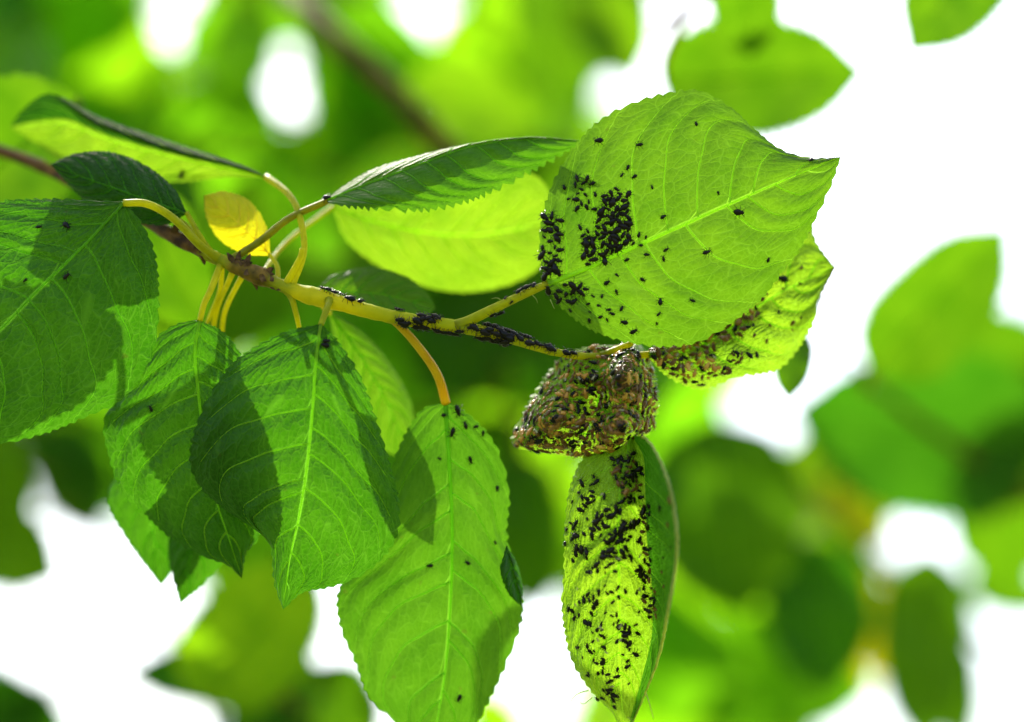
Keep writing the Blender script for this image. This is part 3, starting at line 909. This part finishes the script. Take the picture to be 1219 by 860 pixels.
BL = [0]
crowd(A, [(718, 232), (734, 224), (750, 232), (748, 262), (752, 290), (738, 298), (716, 314), (700, 316), (694, 300), (704, 278), (712, 255)], 64, 6.2, 2.05, BL, 'crowd', 0.9)
crowd(A, [(684, 212), (700, 210), (712, 228), (708, 250), (690, 252), (680, 240)], 15, 7, 1.75, BL, 'crowd', 0.8)
crowd(A, [(690, 268), (706, 270), (700, 290), (690, 292)], 5, 7, 1.5, BL, 'crowd', 0.5)
crowd(A, [(646, 258), (666, 256), (668, 285), (664, 325), (648, 332), (643, 300)], 26, 6.5, 2.1, BL, 'margin', 1.0)
crowd(A, [(652, 346), (690, 335), (698, 342), (692, 352), (672, 366), (660, 360)], 15, 7, 2.0, BL, 'underrib', 1.0)
crowd(A, [(694, 358), (716, 362), (730, 376), (722, 384), (702, 372)], 8, 7, 1.3, BL, 'underrib', 0.3)
crowd(A, [(754, 276), (768, 276), (766, 294), (754, 294)], 5, 7, 1.4, BL, 'crowd', 0.4)
for x, y, sz in ((671, 152, 1.2), (714, 168, 1.6), (759, 173, 1.5), (740, 207, 1.2), (748, 198, 1.2), (754, 211, 1.2), (776, 222, 1.0), (856, 228, 0.9), (880, 255, 2.0), (843, 300, 2.0),
                 (790, 257, 1.4), (771, 303, 1.5), (791, 298, 1.3), (788, 308, 1.2), (745, 308, 1.2), (736, 326, 1.1), (722, 339, 1.4), (787, 358, 1.4), (825, 357, 1.2), (785, 376, 1.1),
                 (781, 386, 1.0), (754, 396, 1.8), (743, 385, 1.6), (741, 366, 1.2), (764, 333, 1.4), (830, 148, 1.2), (916, 311, 1.0), (726, 240, 1.2), (672, 222, 1.2), (676, 236, 1.1),
                 (700, 382, 1.0), (718, 352, 1.0), (735, 350, 1.1), (705, 352, 1.0), (678, 372, 1.1)):
    put(A, x, y, sz, 0, 'lone', prio=0.3)
put(A, 966, 189, 1.3, 0, 'tip', prio=3); put(A, 646, 247, 2.0, 0, 'edge', prio=3)

BR = [1, 1, 2, 2, 1, 0]
crowd(B, [(778, 416), (800, 405), (830, 405), (852, 396), (850, 425), (838, 440), (800, 442), (780, 432)], 62, 5.4, 1.9, BR, 'curled', 0.1)
crowd(B, [(852, 398), (880, 372), (905, 356), (900, 378), (882, 398), (858, 404)], 26, 5.8, 1.9, [1, 1, 1, 0, 2], 'curled', 0.1)
crowd(B, [(866, 424), (884, 415), (896, 425), (880, 432), (868, 440)], 10, 6, 1.7, [1, 1, 0], 'curled', 0.0)
crowd(B, [(842, 438), (864, 436), (872, 446), (846, 452)], 8, 6, 1.6, BR, 'curled')
crowd(B, [(800, 446), (846, 450), (842, 462), (812, 458)], 14, 6, 1.6, BR, 'curled')
crowd(B, [(880, 340), (965, 300), (965, 380), (900, 425)], 16, 16, 1.2, [0, 1], 'curled', -0.5)
put(B, 932, 332, 2.2, 0, 'curled'); put(B, 930, 314, 1.6, 0, 'curled'); put(B, 944, 386, 1.6, 1, 'curled')

ballpoly = [(662, 430), (700, 414), (745, 410), (770, 425), (782, 470), (780, 500), (765, 525), (742, 542), (690, 544), (640, 538), (612, 530), (614, 512), (640, 470)]
HOLES = [(695, 432, 28, 13, .93), (722, 440, 12, 10, .85), (748, 485, 10, 14, .95), (690, 455, 18, 12, .75), (665, 450, 14, 14, .55), (720, 425, 30, 10, .6), (708, 512, 10, 6, .7), (655, 478, 10, 8, .5), (730, 500, 7, 6, .6)]
crowd(C, ballpoly, 460, 5.0, 1.7, [0, 0, 1, 1, 1, 2, 2], 'ball', -0.45, hole=HOLES, tries=80)
crowd(C, [(735, 420), (775, 425), (782, 470), (778, 505), (760, 520), (735, 470)], 40, 7.5, 2.2, [1, 1, 2, 0], 'ball', 0.2, hole=HOLES)
crowd(C, [(612, 515), (640, 500), (740, 505), (745, 540), (690, 545), (615, 532)], 46, 7.5, 2.2, [1, 2, 1, 1, 0], 'ball', 0.2)

crowd(Dl, [(728, 545), (756, 540), (764, 560), (762, 598), (748, 600), (734, 580)], 44, 5.2, 1.8, [0, 0, 0, 1], 'hanging', 0.3)
def clumps(lf, spots, spread, size, colours, key, prio):
    for x, y, k in spots:
        pts = []
        for _ in range(k * 12):
            if len(pts) >= k: break
            q = np.array([x, y]) + rng.normal(0, spread, 2)
            if any(np.hypot(*(q - p_)) < 5.0 for p_ in pts): continue
            if put(lf, q[0], q[1], size * rng.uniform(0.6, 1.2), int(rng.choice(colours)), key, prio=prio): pts.append(q)
clumps(Dl, [(700, 592, 4), (697, 602, 3), (714, 614, 4), (720, 628, 5), (735, 605, 5), (742, 622, 5), (678, 648, 4), (684, 655, 3), (700, 646, 3), (715, 668, 4), (728, 655, 5), (736, 640, 4), (745, 655, 4), (752, 640, 5), (756, 618, 4), (726, 672, 4), (684, 628, 3),
            (690, 578, 2), (705, 572, 3), (752, 672, 3)], 6.5, 1.85, BL, 'hanging', 0.35)
crowd(Dl, [(680, 560), (730, 560), (768, 600), (768, 680), (740, 690), (675, 660), (676, 590)], 22, 11, 1.5, BL, 'hanging', 0.2)
clumps(Dl, [(698, 712, 3), (704, 722, 4), (712, 708, 2), (734, 738, 4), (745, 752, 5), (752, 745, 4), (704, 750, 5), (718, 762, 4), (740, 765, 4), (716, 796, 4), (712, 788, 3), (735, 808, 4), (750, 790, 3), (726, 832, 6), (694, 768, 3), (684, 735, 3), (728, 705, 2), (742, 702, 3), (760, 770, 2), (722, 820, 3)], 5.5, 1.5, BL, 'hanging', 0.1)
crowd(Dl, [(762, 600), (772, 600), (776, 690), (784, 735), (772, 742), (764, 700)], 34, 5.2, 1.7, [0, 0, 1], 'hanging', 0.2)
crowd(Dl, [(674, 660), (770, 690), (772, 760), (755, 840), (715, 835), (680, 780)], 24, 11, 1.1, BL, 'hanging', 0.0)
crowd(Dl, [(776, 560), (800, 590), (803, 680), (788, 700), (780, 600)], 7, 14, 1.3, [1, 0], 'hanging', 0.0)
for x, y, sz in ((540, 514, 2.4), (546, 489, 2.2), (556, 506, 1.6), (568, 508, 1.3), (577, 516, 1.3), (522, 545, 1.0), (562, 548, 1.5), (593, 582, 1.2), (510, 673, 1.6), (558, 669, 1.2), (547, 833, 1.6), (590, 648, 1.0), (531, 495, 1.4)):
    put(K, x, y, sz, 0, 'smooth', prio=1.0)
put(I_, 178, 488, 1.6, 0, 'veined', prio=3)
for x, y in ((386, 413), (390, 405)): put(J, x, y, 1.7, 0, 'drooping', prio=3)
for x, y, sz in ((80, 268, 1.9), (45, 270, 1.5), (78, 330, 1.8), (30, 335, 1.1)): put(H, x, y, sz, 0, 'large', prio=3)
put(M_, 216, 208, 1.9, 0, 'arching', prio=3)

def on_tube(pix, rad, x, y, size, colour, key, prio=1.2):
    """an aphid sitting on a stem, at the picture position x,y of its silhouette"""
    d = np.hypot(pix[:, 0] - x, pix[:, 1] - y)
    i = int(np.argmin(d))
    i0, i1 = max(0, i - 1), min(len(pix) - 1, i + 1)
    c = W(pix[i]); tg = W(pix[i1]) - W(pix[i0]); tg /= np.linalg.norm(tg)
    want = W(np.array([x, y, pix[i, 2]])) - c
    want -= tg * np.dot(want, tg)
    r = rad[min(i, len(rad) - 1)]
    across = np.linalg.norm(want)
    toward = -FWD - tg * np.dot(-FWD, tg); toward /= np.linalg.norm(toward)
    f = min(across / (r + 0.35 * size / 1000), 1.0)
    n = toward * math.sqrt(max(1 - f * f, 0)) + (want / (across + 1e-9)) * f
    n /= np.linalg.norm(n)
    h = tg * rng.choice([-1, 1]) + np.cross(n, tg) * rng.normal(0, 0.5)
    h -= n * np.dot(h, n); h /= np.linalg.norm(h)
    APHIDS.append((c + n * (r - 0.04 * size / 1000), n, h, size, colour, int(rng.integers(0, 2)), key, size + prio, (x, y)))

def stem_row(pts, key, size=2.1):
    for x, y in pts:
        on_tube(s_pix, s_rad, x + rng.normal(0, 1), y + rng.normal(0, 1), size * rng.uniform(0.8, 1.15), 0, key)
stem_row([(388, 340), (394, 344), (398, 346), (405, 347), (418, 353), (433, 357), (477, 366)], 'stem_low', 2.0)
stem_row([(476, 385), (481, 387), (487, 389), (494, 390), (501, 392), (507, 393), (514, 395), (521, 396), (528, 397), (536, 398), (543, 399), (548, 397), (499, 382), (505, 379), (512, 377), (519, 375), (503, 373), (522, 378), (515, 383)], 'stem_row')
stem_row([(560, 389), (566, 392), (578, 382), (584, 380), (590, 386), (595, 392), (600, 396), (606, 392), (612, 390), (616, 396), (580, 404), (586, 408), (592, 404), (598, 408), (604, 404), (610, 400), (590, 398), (602, 388), (570, 405), (576, 396), (584, 392), (596, 413), (626, 397), (632, 395), (630, 407), (598, 402), (622, 402)], 'stem_row', 2.2)
stem_row([(645, 411), (651, 414), (656, 416), (640, 408), (652, 409), (672, 419), (680, 420)], 'stem_row', 1.9)
a_stalk = spline([(543, 387, 0), (575, 374, -1), (610, 357, -1.5), (652, 338, -1)], 60)
a_rad = np.linspace(1.15, 0.75, 60) / 1000
for x, y, sz in ((617, 345, 2.1), (627, 340, 2.0), (608, 361, 1.0), (596, 375, 2.1), (602, 354, 1.0), (588, 376, 1.6), (634, 339, 1.6)):
    on_tube(a_stalk, a_rad, x, y, sz, 0, 'stalk')
e_stalk = spline([(272, 312, 8), (310, 287, 8), (345, 260, 8), (391, 239, 8)], 60)
on_tube(e_stalk, np.linspace(.85, .7, 60) / 1000, 392, 233, 1.8, 0, 'edgeon')

LAB = {
    'crowd': ('black aphid in the crowd beside the midrib of the broad pale leaf', 'aphids crowded beside the midrib of the broad leaf'),
    'margin': ('black aphid packed along the basal margin of the broad pale leaf', 'aphids along the basal margin of the broad leaf'),
    'underrib': ('black aphid below the midrib near the stalk of the broad pale leaf', 'aphids below the midrib of the broad leaf'),
    'lone': ('black aphid sitting alone on the broad pale leaf away from its crowd', 'aphids scattered singly over the broad leaf'),
    'tip': ('tiny black aphid on the upper margin beside the broad leaf tip', None),
    'edge': ('black aphid with spread legs on the margin facing the edge-on leaf', None),
    'curled': ('brown or black aphid on the curled leaf behind the broad pale leaf', 'aphids on the curled leaf'),
    'ball': ('shiny brown or black aphid packed on the crumpled ball-shaped leaf', 'aphids on the ball of leaf'),
    'hanging': ('black or brown aphid on the long narrow leaf hanging below the ball', 'aphids on the hanging leaf'),
    'smooth': ('black aphid on the smooth light green leaf with the orange stalk', 'aphids on the smooth leaf'),
    'veined': ('lone black aphid on the yellow-veined leaf behind the drooping one', None),
    'drooping': ('black aphid near the stalk of the drooping shaded leaf', 'aphids on the drooping leaf'),
    'large': ('black aphid on the large deep green leaf cut by the picture edge', 'aphids on the large deep green leaf'),
    'arching': ('lone black aphid under the arching yellow-green leaf', None),
    'stem_low': ('black aphid on the thick green stem above the small oval leaf', 'aphids on the thick part of the stem'),
    'stem_row': ('black aphid in the dense row along the yellow-green stem', 'aphids in a row along the stem'),
    'stalk': ('black aphid on the stalk of the broad pale leaf', 'aphids on the stalk of the broad leaf'),
    'edgeon': ('lone black aphid where the edge-on leaf joins its stalk', None),
}
order = sorted(range(len(APHIDS)), key=lambda i: -APHIDS[i][7])
print('APHIDS', len(APHIDS))
LIMIT = 300
pv, pf, pm = [], [], []
pre = {}
def mat4(p, n, h, size):
    x = np.cross(h, n)
    m = Matrix.Identity(4)
    k = size / 1000
    for r_ in range(3):
        m[r_][0], m[r_][1], m[r_][2], m[r_][3] = x[r_] * k, h[r_] * k, n[r_] * k, p[r_]
    return m
for rank, i in enumerate(order):
    p, n, h, size, colour, shape, key, _, _ = APHIDS[i]
    me = AM[colour][shape]
    M4 = mat4(p, n, h, size)
    if rank < LIMIT:
        o = bpy.data.objects.new('aphid', me)
        col.objects.link(o)
        o.matrix_world = M4
        tag(o, LAB[key][0], 'aphid', LAB[key][1])
    else:
        if (colour, shape) not in pre:
            v = np.empty(len(me.vertices) * 3); me.vertices.foreach_get('co', v)
            pre[(colour, shape)] = (v.reshape(-1, 3), [tuple(q.vertices) for q in me.polygons])
        v, f = pre[(colour, shape)]
        m = np.array(M4)
        b = len(pv)
        pv.extend((v @ m[:3, :3].T + m[:3, 3]).tolist())
        pf.extend([tuple(q + b for q in w) for w in f])
        pm.extend([colour] * len(f))
if pv:
    o = build('aphid_colony', pv, pf, M_APH, midx=pm)
    tag(o, 'mass of smaller brown and black aphids between the larger ones', 'aphid colony', kind='stuff')

# pale flecks between them, standing in for cream highlights
M_FLECK = soft_mat('highlight_fleck', (0.62, 0.55, 0.36), (0.7, 0.6, 0.35), 0.4, 0.4)
n0 = len(APHIDS)
crowd(C, ballpoly, 46, 9, 1.15, [0], 'ball')
crowd(Dl, [(680, 570), (765, 570), (770, 700), (755, 830), (715, 830), (680, 780)], 16, 14, 1.0, [0], 'hanging')
crowd(B, [(778, 416), (852, 396), (850, 440), (800, 446)], 12, 9, 1.1, [0], 'curled')
sv, sf = [], []
me = AM[0][1]
v = np.empty(len(me.vertices) * 3); me.vertices.foreach_get('co', v); v = v.reshape(-1, 3)
f = [tuple(q.vertices) for q in me.polygons]
for p, n, h, size, *_ in APHIDS[n0:]:
    m = np.array(mat4(p + n * 0.0006, n, h, size)); b = len(sv)
    sv.extend((v * np.array([0.8, 1, 0.5]) @ m[:3, :3].T + m[:3, 3]).tolist()); sf.extend([tuple(q + b for q in w) for w in f])
o = build('highlight_fleck', sv, sf, M_FLECK)
tag(o, 'pale flecks standing in for highlights among the aphids on the curled leaves', 'cast skin', kind='stuff')

# ------------------------------------------------------------------ leaves and branches out of focus
def plain_leaf(variant):
    """leaf of unit length along +Y, half width 0.5, face towards +Z; with its midrib"""
    r = np.random.default_rng(40 + variant)
    rows, cols = 34, 9
    y = np.linspace(0, 1, rows)
    prof = np.interp(y, [0, .04, .12, .25, .4, .55, .7, .82, .9, .95, 1], [0, .19, .37, .48, .5, .49, .43, .33, .2, .09, 0])
    fold, bow = r.uniform(0.05, 0.18), r.uniform(0.05, 0.22)
    V, uv = [], []
    for i, yy in enumerate(y):
        for s_ in np.linspace(-1, 1, cols):
            ed = (1 + 0.05 * ((i % 2) * 2 - 1) * (abs(s_) > 0.9))
            x = s_ * prof[i] * ed
            z = fold * abs(x) - bow * (yy - 0.3) ** 2 + 0.02 * math.sin(yy * 15 + s_ * 2 + variant) * abs(s_)
            V.append((x, yy, z)); uv.append((x * 0.04 + variant, yy * 0.065))
    F = [(i * cols + j, i * cols + j + 1, (i + 1) * cols + j + 1, (i + 1) * cols + j) for i in range(rows - 1) for j in range(cols - 1)]
    rib = [(0, yy, -bow * (yy - 0.3) ** 2) for yy in np.linspace(0, 0.98, 14)]
    return V, F, uv, tube(np.array(rib), np.linspace(0.011, 0.003, 14), 5)

BGM = {}
ZK = 0.6
def far(p):
    p = np.array(p, float)
    p[..., 2] += np.maximum(0, p[..., 2] - 75) * ZK
    return p
def bg_mesh(variant, tone):
    if (variant, tone) not in BGM:
        V, F, uv, (rv, rf) = plain_leaf(variant)
        me = bpy.data.meshes.new('leaf')
        me.from_pydata(V, [], F)
        me.polygons.foreach_set('use_smooth', [True] * len(F))
        lay = me.uv_layers.new(name='UVMap')
        li = np.empty(len(me.loops), int); me.loops.foreach_get('vertex_index', li)
        lay.data.foreach_set('uv', np.asarray(uv, float)[li].ravel())
        me.materials.append(LB[tone]); me.update()
        mr = bpy.data.meshes.new('midrib')
        mr.from_pydata([tuple(float(q) for q in v) for v in rv], [], rf)
        mr.polygons.foreach_set('use_smooth', [True] * len(rf))
        mr.materials.append(VM['yellow' if tone == 'yellow' else 'mid']); mr.update()
        BGM[(variant, tone)] = (me, mr)
    return BGM[(variant, tone)]

def bg_leaf(parent, base, tip, wid, tone, roll=0.0, twig=None, variant=None):
    """base, tip: (picture column, row, mm); wid: width in picture pixels at that depth; roll: degrees about its length"""
    base, tip = far(base), far(tip)
    b, t = W(base), W(tip)
    ln = np.linalg.norm(t - b)
    y = (t - b) / ln
    n = -FWD - y * np.dot(-FWD, y); n /= np.linalg.norm(n)
    x = np.cross(y, n)
    a = math.radians(roll)
    n, x = n * math.cos(a) + x * math.sin(a), x * math.cos(a) - n * math.sin(a)
    zmid = (base[2] + tip[2]) / 2
    wm = wid * U * (DIST + zmid / 1000) / DIST / max(abs(math.cos(a)), 0.3)
    v = int(rng.integers(0, 6)) if variant is None else variant
    me, mr = bg_mesh(v, tone)
    M4 = Matrix.Identity(4)
    for r_ in range(3):
        M4[r_][0], M4[r_][1], M4[r_][2], M4[r_][3] = x[r_] * wm, y[r_] * ln, n[r_] * ln, b[r_]
    o = bpy.data.objects.new('leaf', me); col.objects.link(o)
    o.parent = parent
    loc = Matrix.Translation(Vector(-ORIGIN[parent.name]))
    o.matrix_basis = loc @ M4
    ORIGIN[o.name] = b
    r = bpy.data.objects.new('midrib', mr); col.objects.link(r); r.parent = o
    if twig is not None:
        d = np.linalg.norm(twig - b, axis=1)
        i = int(np.argmin(d))
        j = max(0, i - 3)
        mid = (twig[j] + b) / 2 - UP * 0.1 * d[i] - y * 0.1 * d[i]
        pts = spline(np.array([twig[j], mid, b + y * ln * 0.02]), 10)
        build('stalk', *tube(pts, np.linspace(0.0011, 0.0008, 10), 6), M_STALK if tone in ('lime', 'yellow') else M_STALK_B, parent)
    return o

def branch(pts, r0, r1, label, group=None, n=40, mat=None):
    p = W(spline(far(pts), n))
    e = empty('tree_branch', p[0], label, 'branch', group)
    build('twig', *tube(p, np.linspace(r0, r1, n) / 1000, 9, 0.05), mat or M_TWIG, e, origin=p[0])
    return e, p

# the leaves that can be told apart, branch by branch
br, tw = branch([(1420, -260, 120), (1220, -140, 105), (1000, -70, 95), (880, -30, 92), (780, 40, 95)], 2.2, 1.0, 'blurred branch with dark round-tipped leaves against white sky above the broad leaf')
for a in (((785, 98, 112), (1026, 86, 100), 146, 'mid', 8), ((880, -60, 92), (895, 70, 100), 86, 'mid', 5), ((1190, -90, 92), (1085, 58, 84), 118, 'mid', -6), ((1010, -60, 95), (1000, -150, 95), 80, 'mid', 0)):
    bg_leaf(br, *a, twig=tw)

br, tw = branch([(1450, 640, 190), (1300, 600, 175), (1180, 560, 170), (1040, 460, 150), (1010, 430, 140)], 2.6, 1.0, 'blurred branch with big overlapping leaves beside the white sky')
for a in (((1035, 442, 128), (1200, 272, 120), 128, 'mid', 6), ((1245, 530, 170), (948, 495, 160), 205, 'dark', -8), ((1270, 470, 190), (1060, 430, 190), 170, 'mid', 10), ((1120, 545, 185), (1330, 470, 175), 150, 'bright', -10),
          ((1130, 610, 195), (1290, 640, 195), 120, 'mid', 25), ((1060, 500, 200), (1240, 590, 190), 110, 'bright', -20)):
    bg_leaf(br, *a, twig=tw)

br, tw = branch([(1400, 860, 260), (1219, 790, 240), (1120, 730, 225), (1010, 640, 215), (940, 560, 210), (860, 500, 205)], 2.6, 1.0, 'blurred branch with dark drooping leaves and yellow leaf ends')
for a in (((850, 500, 175), (880, 735, 170), 185, 'mid', 8), ((955, 640, 190), (990, 828, 185), 135, 'dark', -12), ((1105, 655, 200), (1098, 895, 190), 112, 'mid', 10), ((1150, 690, 225), (1260, 720, 225), 62, 'mid', 0),
          ((925, 545, 240), (1070, 615, 230), 130, 'bright', 10), ((1000, 600, 260), (1010, 700, 260), 80, 'bright', 10), ((985, 570, 225), (1062, 648, 220), 56, 'yellow', 0), ((1040, 660, 250), (1035, 830, 250), 40, 'yellow', 20), ((960, 540, 235), (1050, 560, 230), 34, 'yellow', 30), ((1140, 760, 210), (1140, 900, 210), 60, 'mid', 30)):
    bg_leaf(br, *a, twig=tw)

br, tw = branch([(760, 1000, 330), (800, 860, 320), (840, 700, 310), (830, 560, 305), (800, 440, 300)], 2.4, 1.0, 'blurred upright branch behind the hanging leaf')
for a in (((800, 860, 300), (990, 760, 300), 150, 'lime', 15), ((830, 780, 320), (930, 900, 320), 160, 'bright', -10), ((790, 700, 320), (640, 590, 310), 130, 'bright', 10), ((800, 640, 310), (810, 880, 320), 130, 'bright', 12),
          ((820, 560, 330), (700, 440, 320), 150, 'lime', -15), ((800, 470, 330), (905, 400, 320), 90, 'lime', 15), ((810, 520, 320), (850, 440, 320), 80, 'lime', 20), ((760, 800, 330), (690, 690, 320), 110, 'bright', 0), ((800, 880, 330), (880, 880, 330), 130, 'lime', 0)):
    bg_leaf(br, *a, twig=tw)

br, tw = branch([(-160, 380, 260), (-20, 480, 240), (60, 560, 225), (130, 650, 215), (190, 750, 210), (240, 830, 205), (300, 960, 200)], 2.2, 1.5, 'blurred brown branch crossing the pale sky under the large deep green leaf')
for a in (((60, 500, 220), (118, 640, 215), 96, 'mid', 10), ((-20, 510, 240), (20, 720, 230), 90, 'bright', 10), ((0, 480, 250), (-30, 640, 250), 90, 'mid', 10), ((-70, 600, 150), (70, 690, 150), 110, 'bright', 5), ((-50, 480, 160), (30, 620, 155), 90, 'bright', 8), ((-60, 810, 180), (90, 890, 180), 100, 'dark', 0), ((-20, 880, 190), (60, 820, 180), 60, 'dark', 20)):
    bg_leaf(br, *a, twig=tw)

br, tw = branch([(520, 1040, 190), (430, 920, 170), (360, 850, 150), (300, 800, 145), (250, 790, 150)], 2.0, 0.9, 'blurred low branch with one bright leaf above dark leaves')
for a in (((235, 835, 140), (374, 668, 130), 150, 'lime', 8), ((400, 820, 175), (148, 798, 160), 86, 'dark', 20), ((430, 860, 180), (250, 870, 170), 110, 'dark', -10), ((360, 800, 190), (300, 920, 185), 120, 'mid', 15), ((380, 790, 150), (440, 900, 150), 90, 'mid', -15)):
    bg_leaf(br, *a, twig=tw)

br, tw = branch([(560, 300, 190), (590, 400, 185), (620, 520, 180), (640, 640, 185), (600, 760, 200)], 1.2, 0.8, 'blurred thin branch behind the stem and the ball of leaf')
for a in (((560, 330, 170), (640, 420, 165), 150, 'mid', 10), ((585, 350, 190), (500, 470, 180), 140, 'mid', -10), ((620, 540, 180), (635, 730, 175), 96, 'mid', 14), ((600, 400, 200), (690, 380, 200), 120, 'mid', 0), ((590, 490, 190), (570, 620, 190), 80, 'mid', 0)):
    bg_leaf(br, *a, twig=tw)

br, tw = branch([(1010, 300, 80), (975, 360, 70), (955, 400, 62)], 0.9, 0.7, 'blurred dark leaf end hanging below the curled leaf')
bg_leaf(br, (950, 395, 60), (938, 474, 52), 44, 'mid', 10, tw)

br, tw = branch([(-200, 120, 130), (-60, 180, 100), (60, 210, 80), (150, 215, 68), (215, 200, 62)], 1.6, 0.9, 'blurred branch with leaves added to shade the large deep green leaf and the drooping one')
for a in (((160, 225, 64), (235, 392, 58), 110, 'mid', 8), ((95, 115, 64), (-110, 290, 60), 170, 'mid', 5)):  # first leaf casts the shadow on J; the wide one is added to shade H
    bg_leaf(br, *a, twig=tw)

br, tw = branch([(560, -260, 190), (640, -140, 180), (690, -40, 175), (740, 60, 175)], 1.8, 0.9, 'blurred branch with bright leaves beside the round white gap over the broad leaf')
for a in (((700, -70, 172), (752, 96, 168), 104, 'bright', 8), ((660, -60, 185), (668, 130, 180), 110, 'mid', -12), ((740, -110, 180), (800, -5, 178), 70, 'bright', 10)):
    bg_leaf(br, *a, twig=tw)

# the crossing brown branch high up
br, tw = branch([(200, -240, 420), (290, -90, 280), (345, -10, 180), (400, 45, 152), (450, 90, 145), (500, 140, 140), (545, 190, 138), (600, 260, 138)], 4.2, 2.4, 'thick blurred brown branch running down behind the edge-on leaf')
for a in (((480, 105, 170), (640, 150, 175), 100, 'bright', -10), ((520, 180, 165), (420, 330, 160), 130, 'mid', 10), ((555, 200, 160), (700, 300, 165), 140, 'mid', 6)):
    bg_leaf(br, *a, twig=tw)

# the green mass: branch after branch of leaves, with the holes the sky shows through
GAPS = [(202, 14, 29, 34), (515, 8, 24, 28), (340, 116, 30, 36), (386, 78, 12, 12), (748, 122, 48, 26), (815, 22, 80, 42), (366, 275, 16, 38), (320, 388, 25, 16), (608, 468, 21, 19), (662, 562, 22, 32),
        (645, 780, 46, 90), (398, 755, 36, 70), (95, 730, 110, 110), (45, 590, 24, 44), (240, 740, 50, 40), (1010, 180, 120, 130), (1120, 180, 140, 100), (900, 490, 44, 54), (1050, 455, 40, 36), (980, 400, 50, 60), (1110, 640, 80, 60), (1180, 800, 60, 80), (20, 780, 60, 60)]
def clear_of_gaps(p0, p1, wpx):
    for f in np.linspace(0, 1, 7):
        for g in (-0.42, 0, 0.42):
            d = p1 - p0
            q = p0 + d * f + np.array([-d[1], d[0]]) / (np.linalg.norm(d) + 1e-6) * g * wpx * math.sin(math.pi * min(max(f, 0.1), 0.9))
            for gx, gy, rx, ry in GAPS:
                if ((q[0] - gx) / rx) ** 2 + ((q[1] - gy) / ry) ** 2 < 1: return False
    return True
ZK = 0.0
rng = np.random.default_rng(21)
CELL = 11
cover = np.zeros((90, 126), int)                         # how many far leaves already cover each spot of the view
cy, cx = np.meshgrid(np.arange(90) * CELL - 60, np.arange(126) * CELL - 456, indexing='ij')
def cells(p0, p1, w):
    d = p1 - p0; ln = np.linalg.norm(d); d = d / ln
    m = (p0 + p1) / 2
    a = (cx - m[0]) * d[0] + (cy - m[1]) * d[1]; b = -(cx - m[0]) * d[1] + (cy - m[1]) * d[0]
    return (a / (ln / 2)) ** 2 + (b / (w / 2)) ** 2 < 0.85
lines = []
for k in range(12):                                     # upper mass
    y0 = -70 + 56 * k
    z = (330 if k < 4 else 265) + 45 * (k % 3)
    lines.append([(-560, y0 - 110, z + 40), (-160, y0 - 60, z + 20), (100, y0, z + 10), (380, y0 + 50, z), (640, y0 + 80, z), (770 - 8 * k, y0 + 80, z)])
lines.append([(420, 480, 300), (520, 540, 300), (620, 620, 300), (700, 720, 300)])
lines.append([(600, 960, 330), (740, 820, 320), (860, 720, 320), (960, 640, 320)])
lines.append([(700, 990, 370), (820, 860, 360), (930, 790, 350), (1010, 690, 350)])
cand = []
for li_, mp in enumerate(lines):
    px = spline(mp, 200)
    n = 420 if li_ < 12 else 110
    for q in range(n):
        i = int((q + 0.6) / n * 195)
        b = px[i]
        d = px[min(i + 3, 199)] - px[max(i - 3, 0)]
        a0 = math.atan2(d[1], d[0]) + (1 if q % 2 else -1) * math.radians(rng.uniform(25, 95))
        sc = DIST / (DIST + b[2] / 1000)
        ln = rng.choice([0.95, 0.8, 0.6, 0.42, 0.33, 0.27]) * rng.uniform(320, 420) * sc
        dv = np.array([math.cos(a0), math.sin(a0) + 0.25]); dv /= np.linalg.norm(dv)
        p0 = b[:2] + dv * 55 * sc; p1 = p0 + dv * ln
        w = ln * rng.uniform(0.58, 0.74)
        if (p0[1] + p1[1]) / 2 < -25: continue
        if clear_of_gaps(p0, p1, w): cand.append((-ln * rng.uniform(0.7, 1.0), li_, p0, p1, w, b[2]))
cand.sort(key=lambda c_: c_[0])
keep = {}
hole = np.zeros_like(cover, bool)
for gx, gy, rx, ry in GAPS:
    hole |= ((cx - gx) / rx) ** 2 + ((cy - gy) / ry) ** 2 < 1
used = set()
for share in (0.35, 0.15, 0.07):                              # large leaves first, then fill what is still open
    for ci, (_, li_, p0, p1, w, z) in enumerate(cand):
        if ci in used: continue
        m = cells(p0, p1, w)
        tot = m.sum()
        if tot == 0 or (m & (cover == 0) & ~hole).sum() / tot < share: continue
        cover += m
        used.add(ci)
        keep.setdefault(li_, []).append((p0, p1, w, z))
print('FAR LEAVES', sum(len(v) for v in keep.values()), 'of', len(cand))
for li_, leaves in keep.items():
    br, tw = branch(lines[li_], 2.4, 1.0, 'blurred leafy branch in the green mass behind the infested shoot', 'branches of the green mass')
    for p0, p1, w, z in leaves:
        zb = z + rng.normal(0, 12)
        tone = rng.choice(['mid', 'young', 'lifted', 'dark'], p=[.18, .50, .26, .06] if li_ < 12 else [0, .45, .55, 0])
        bg_leaf(br, (*p0, zb), (*p1, zb + rng.normal(0, 22)), w, tone, rng.normal(0, 22), twig=tw)
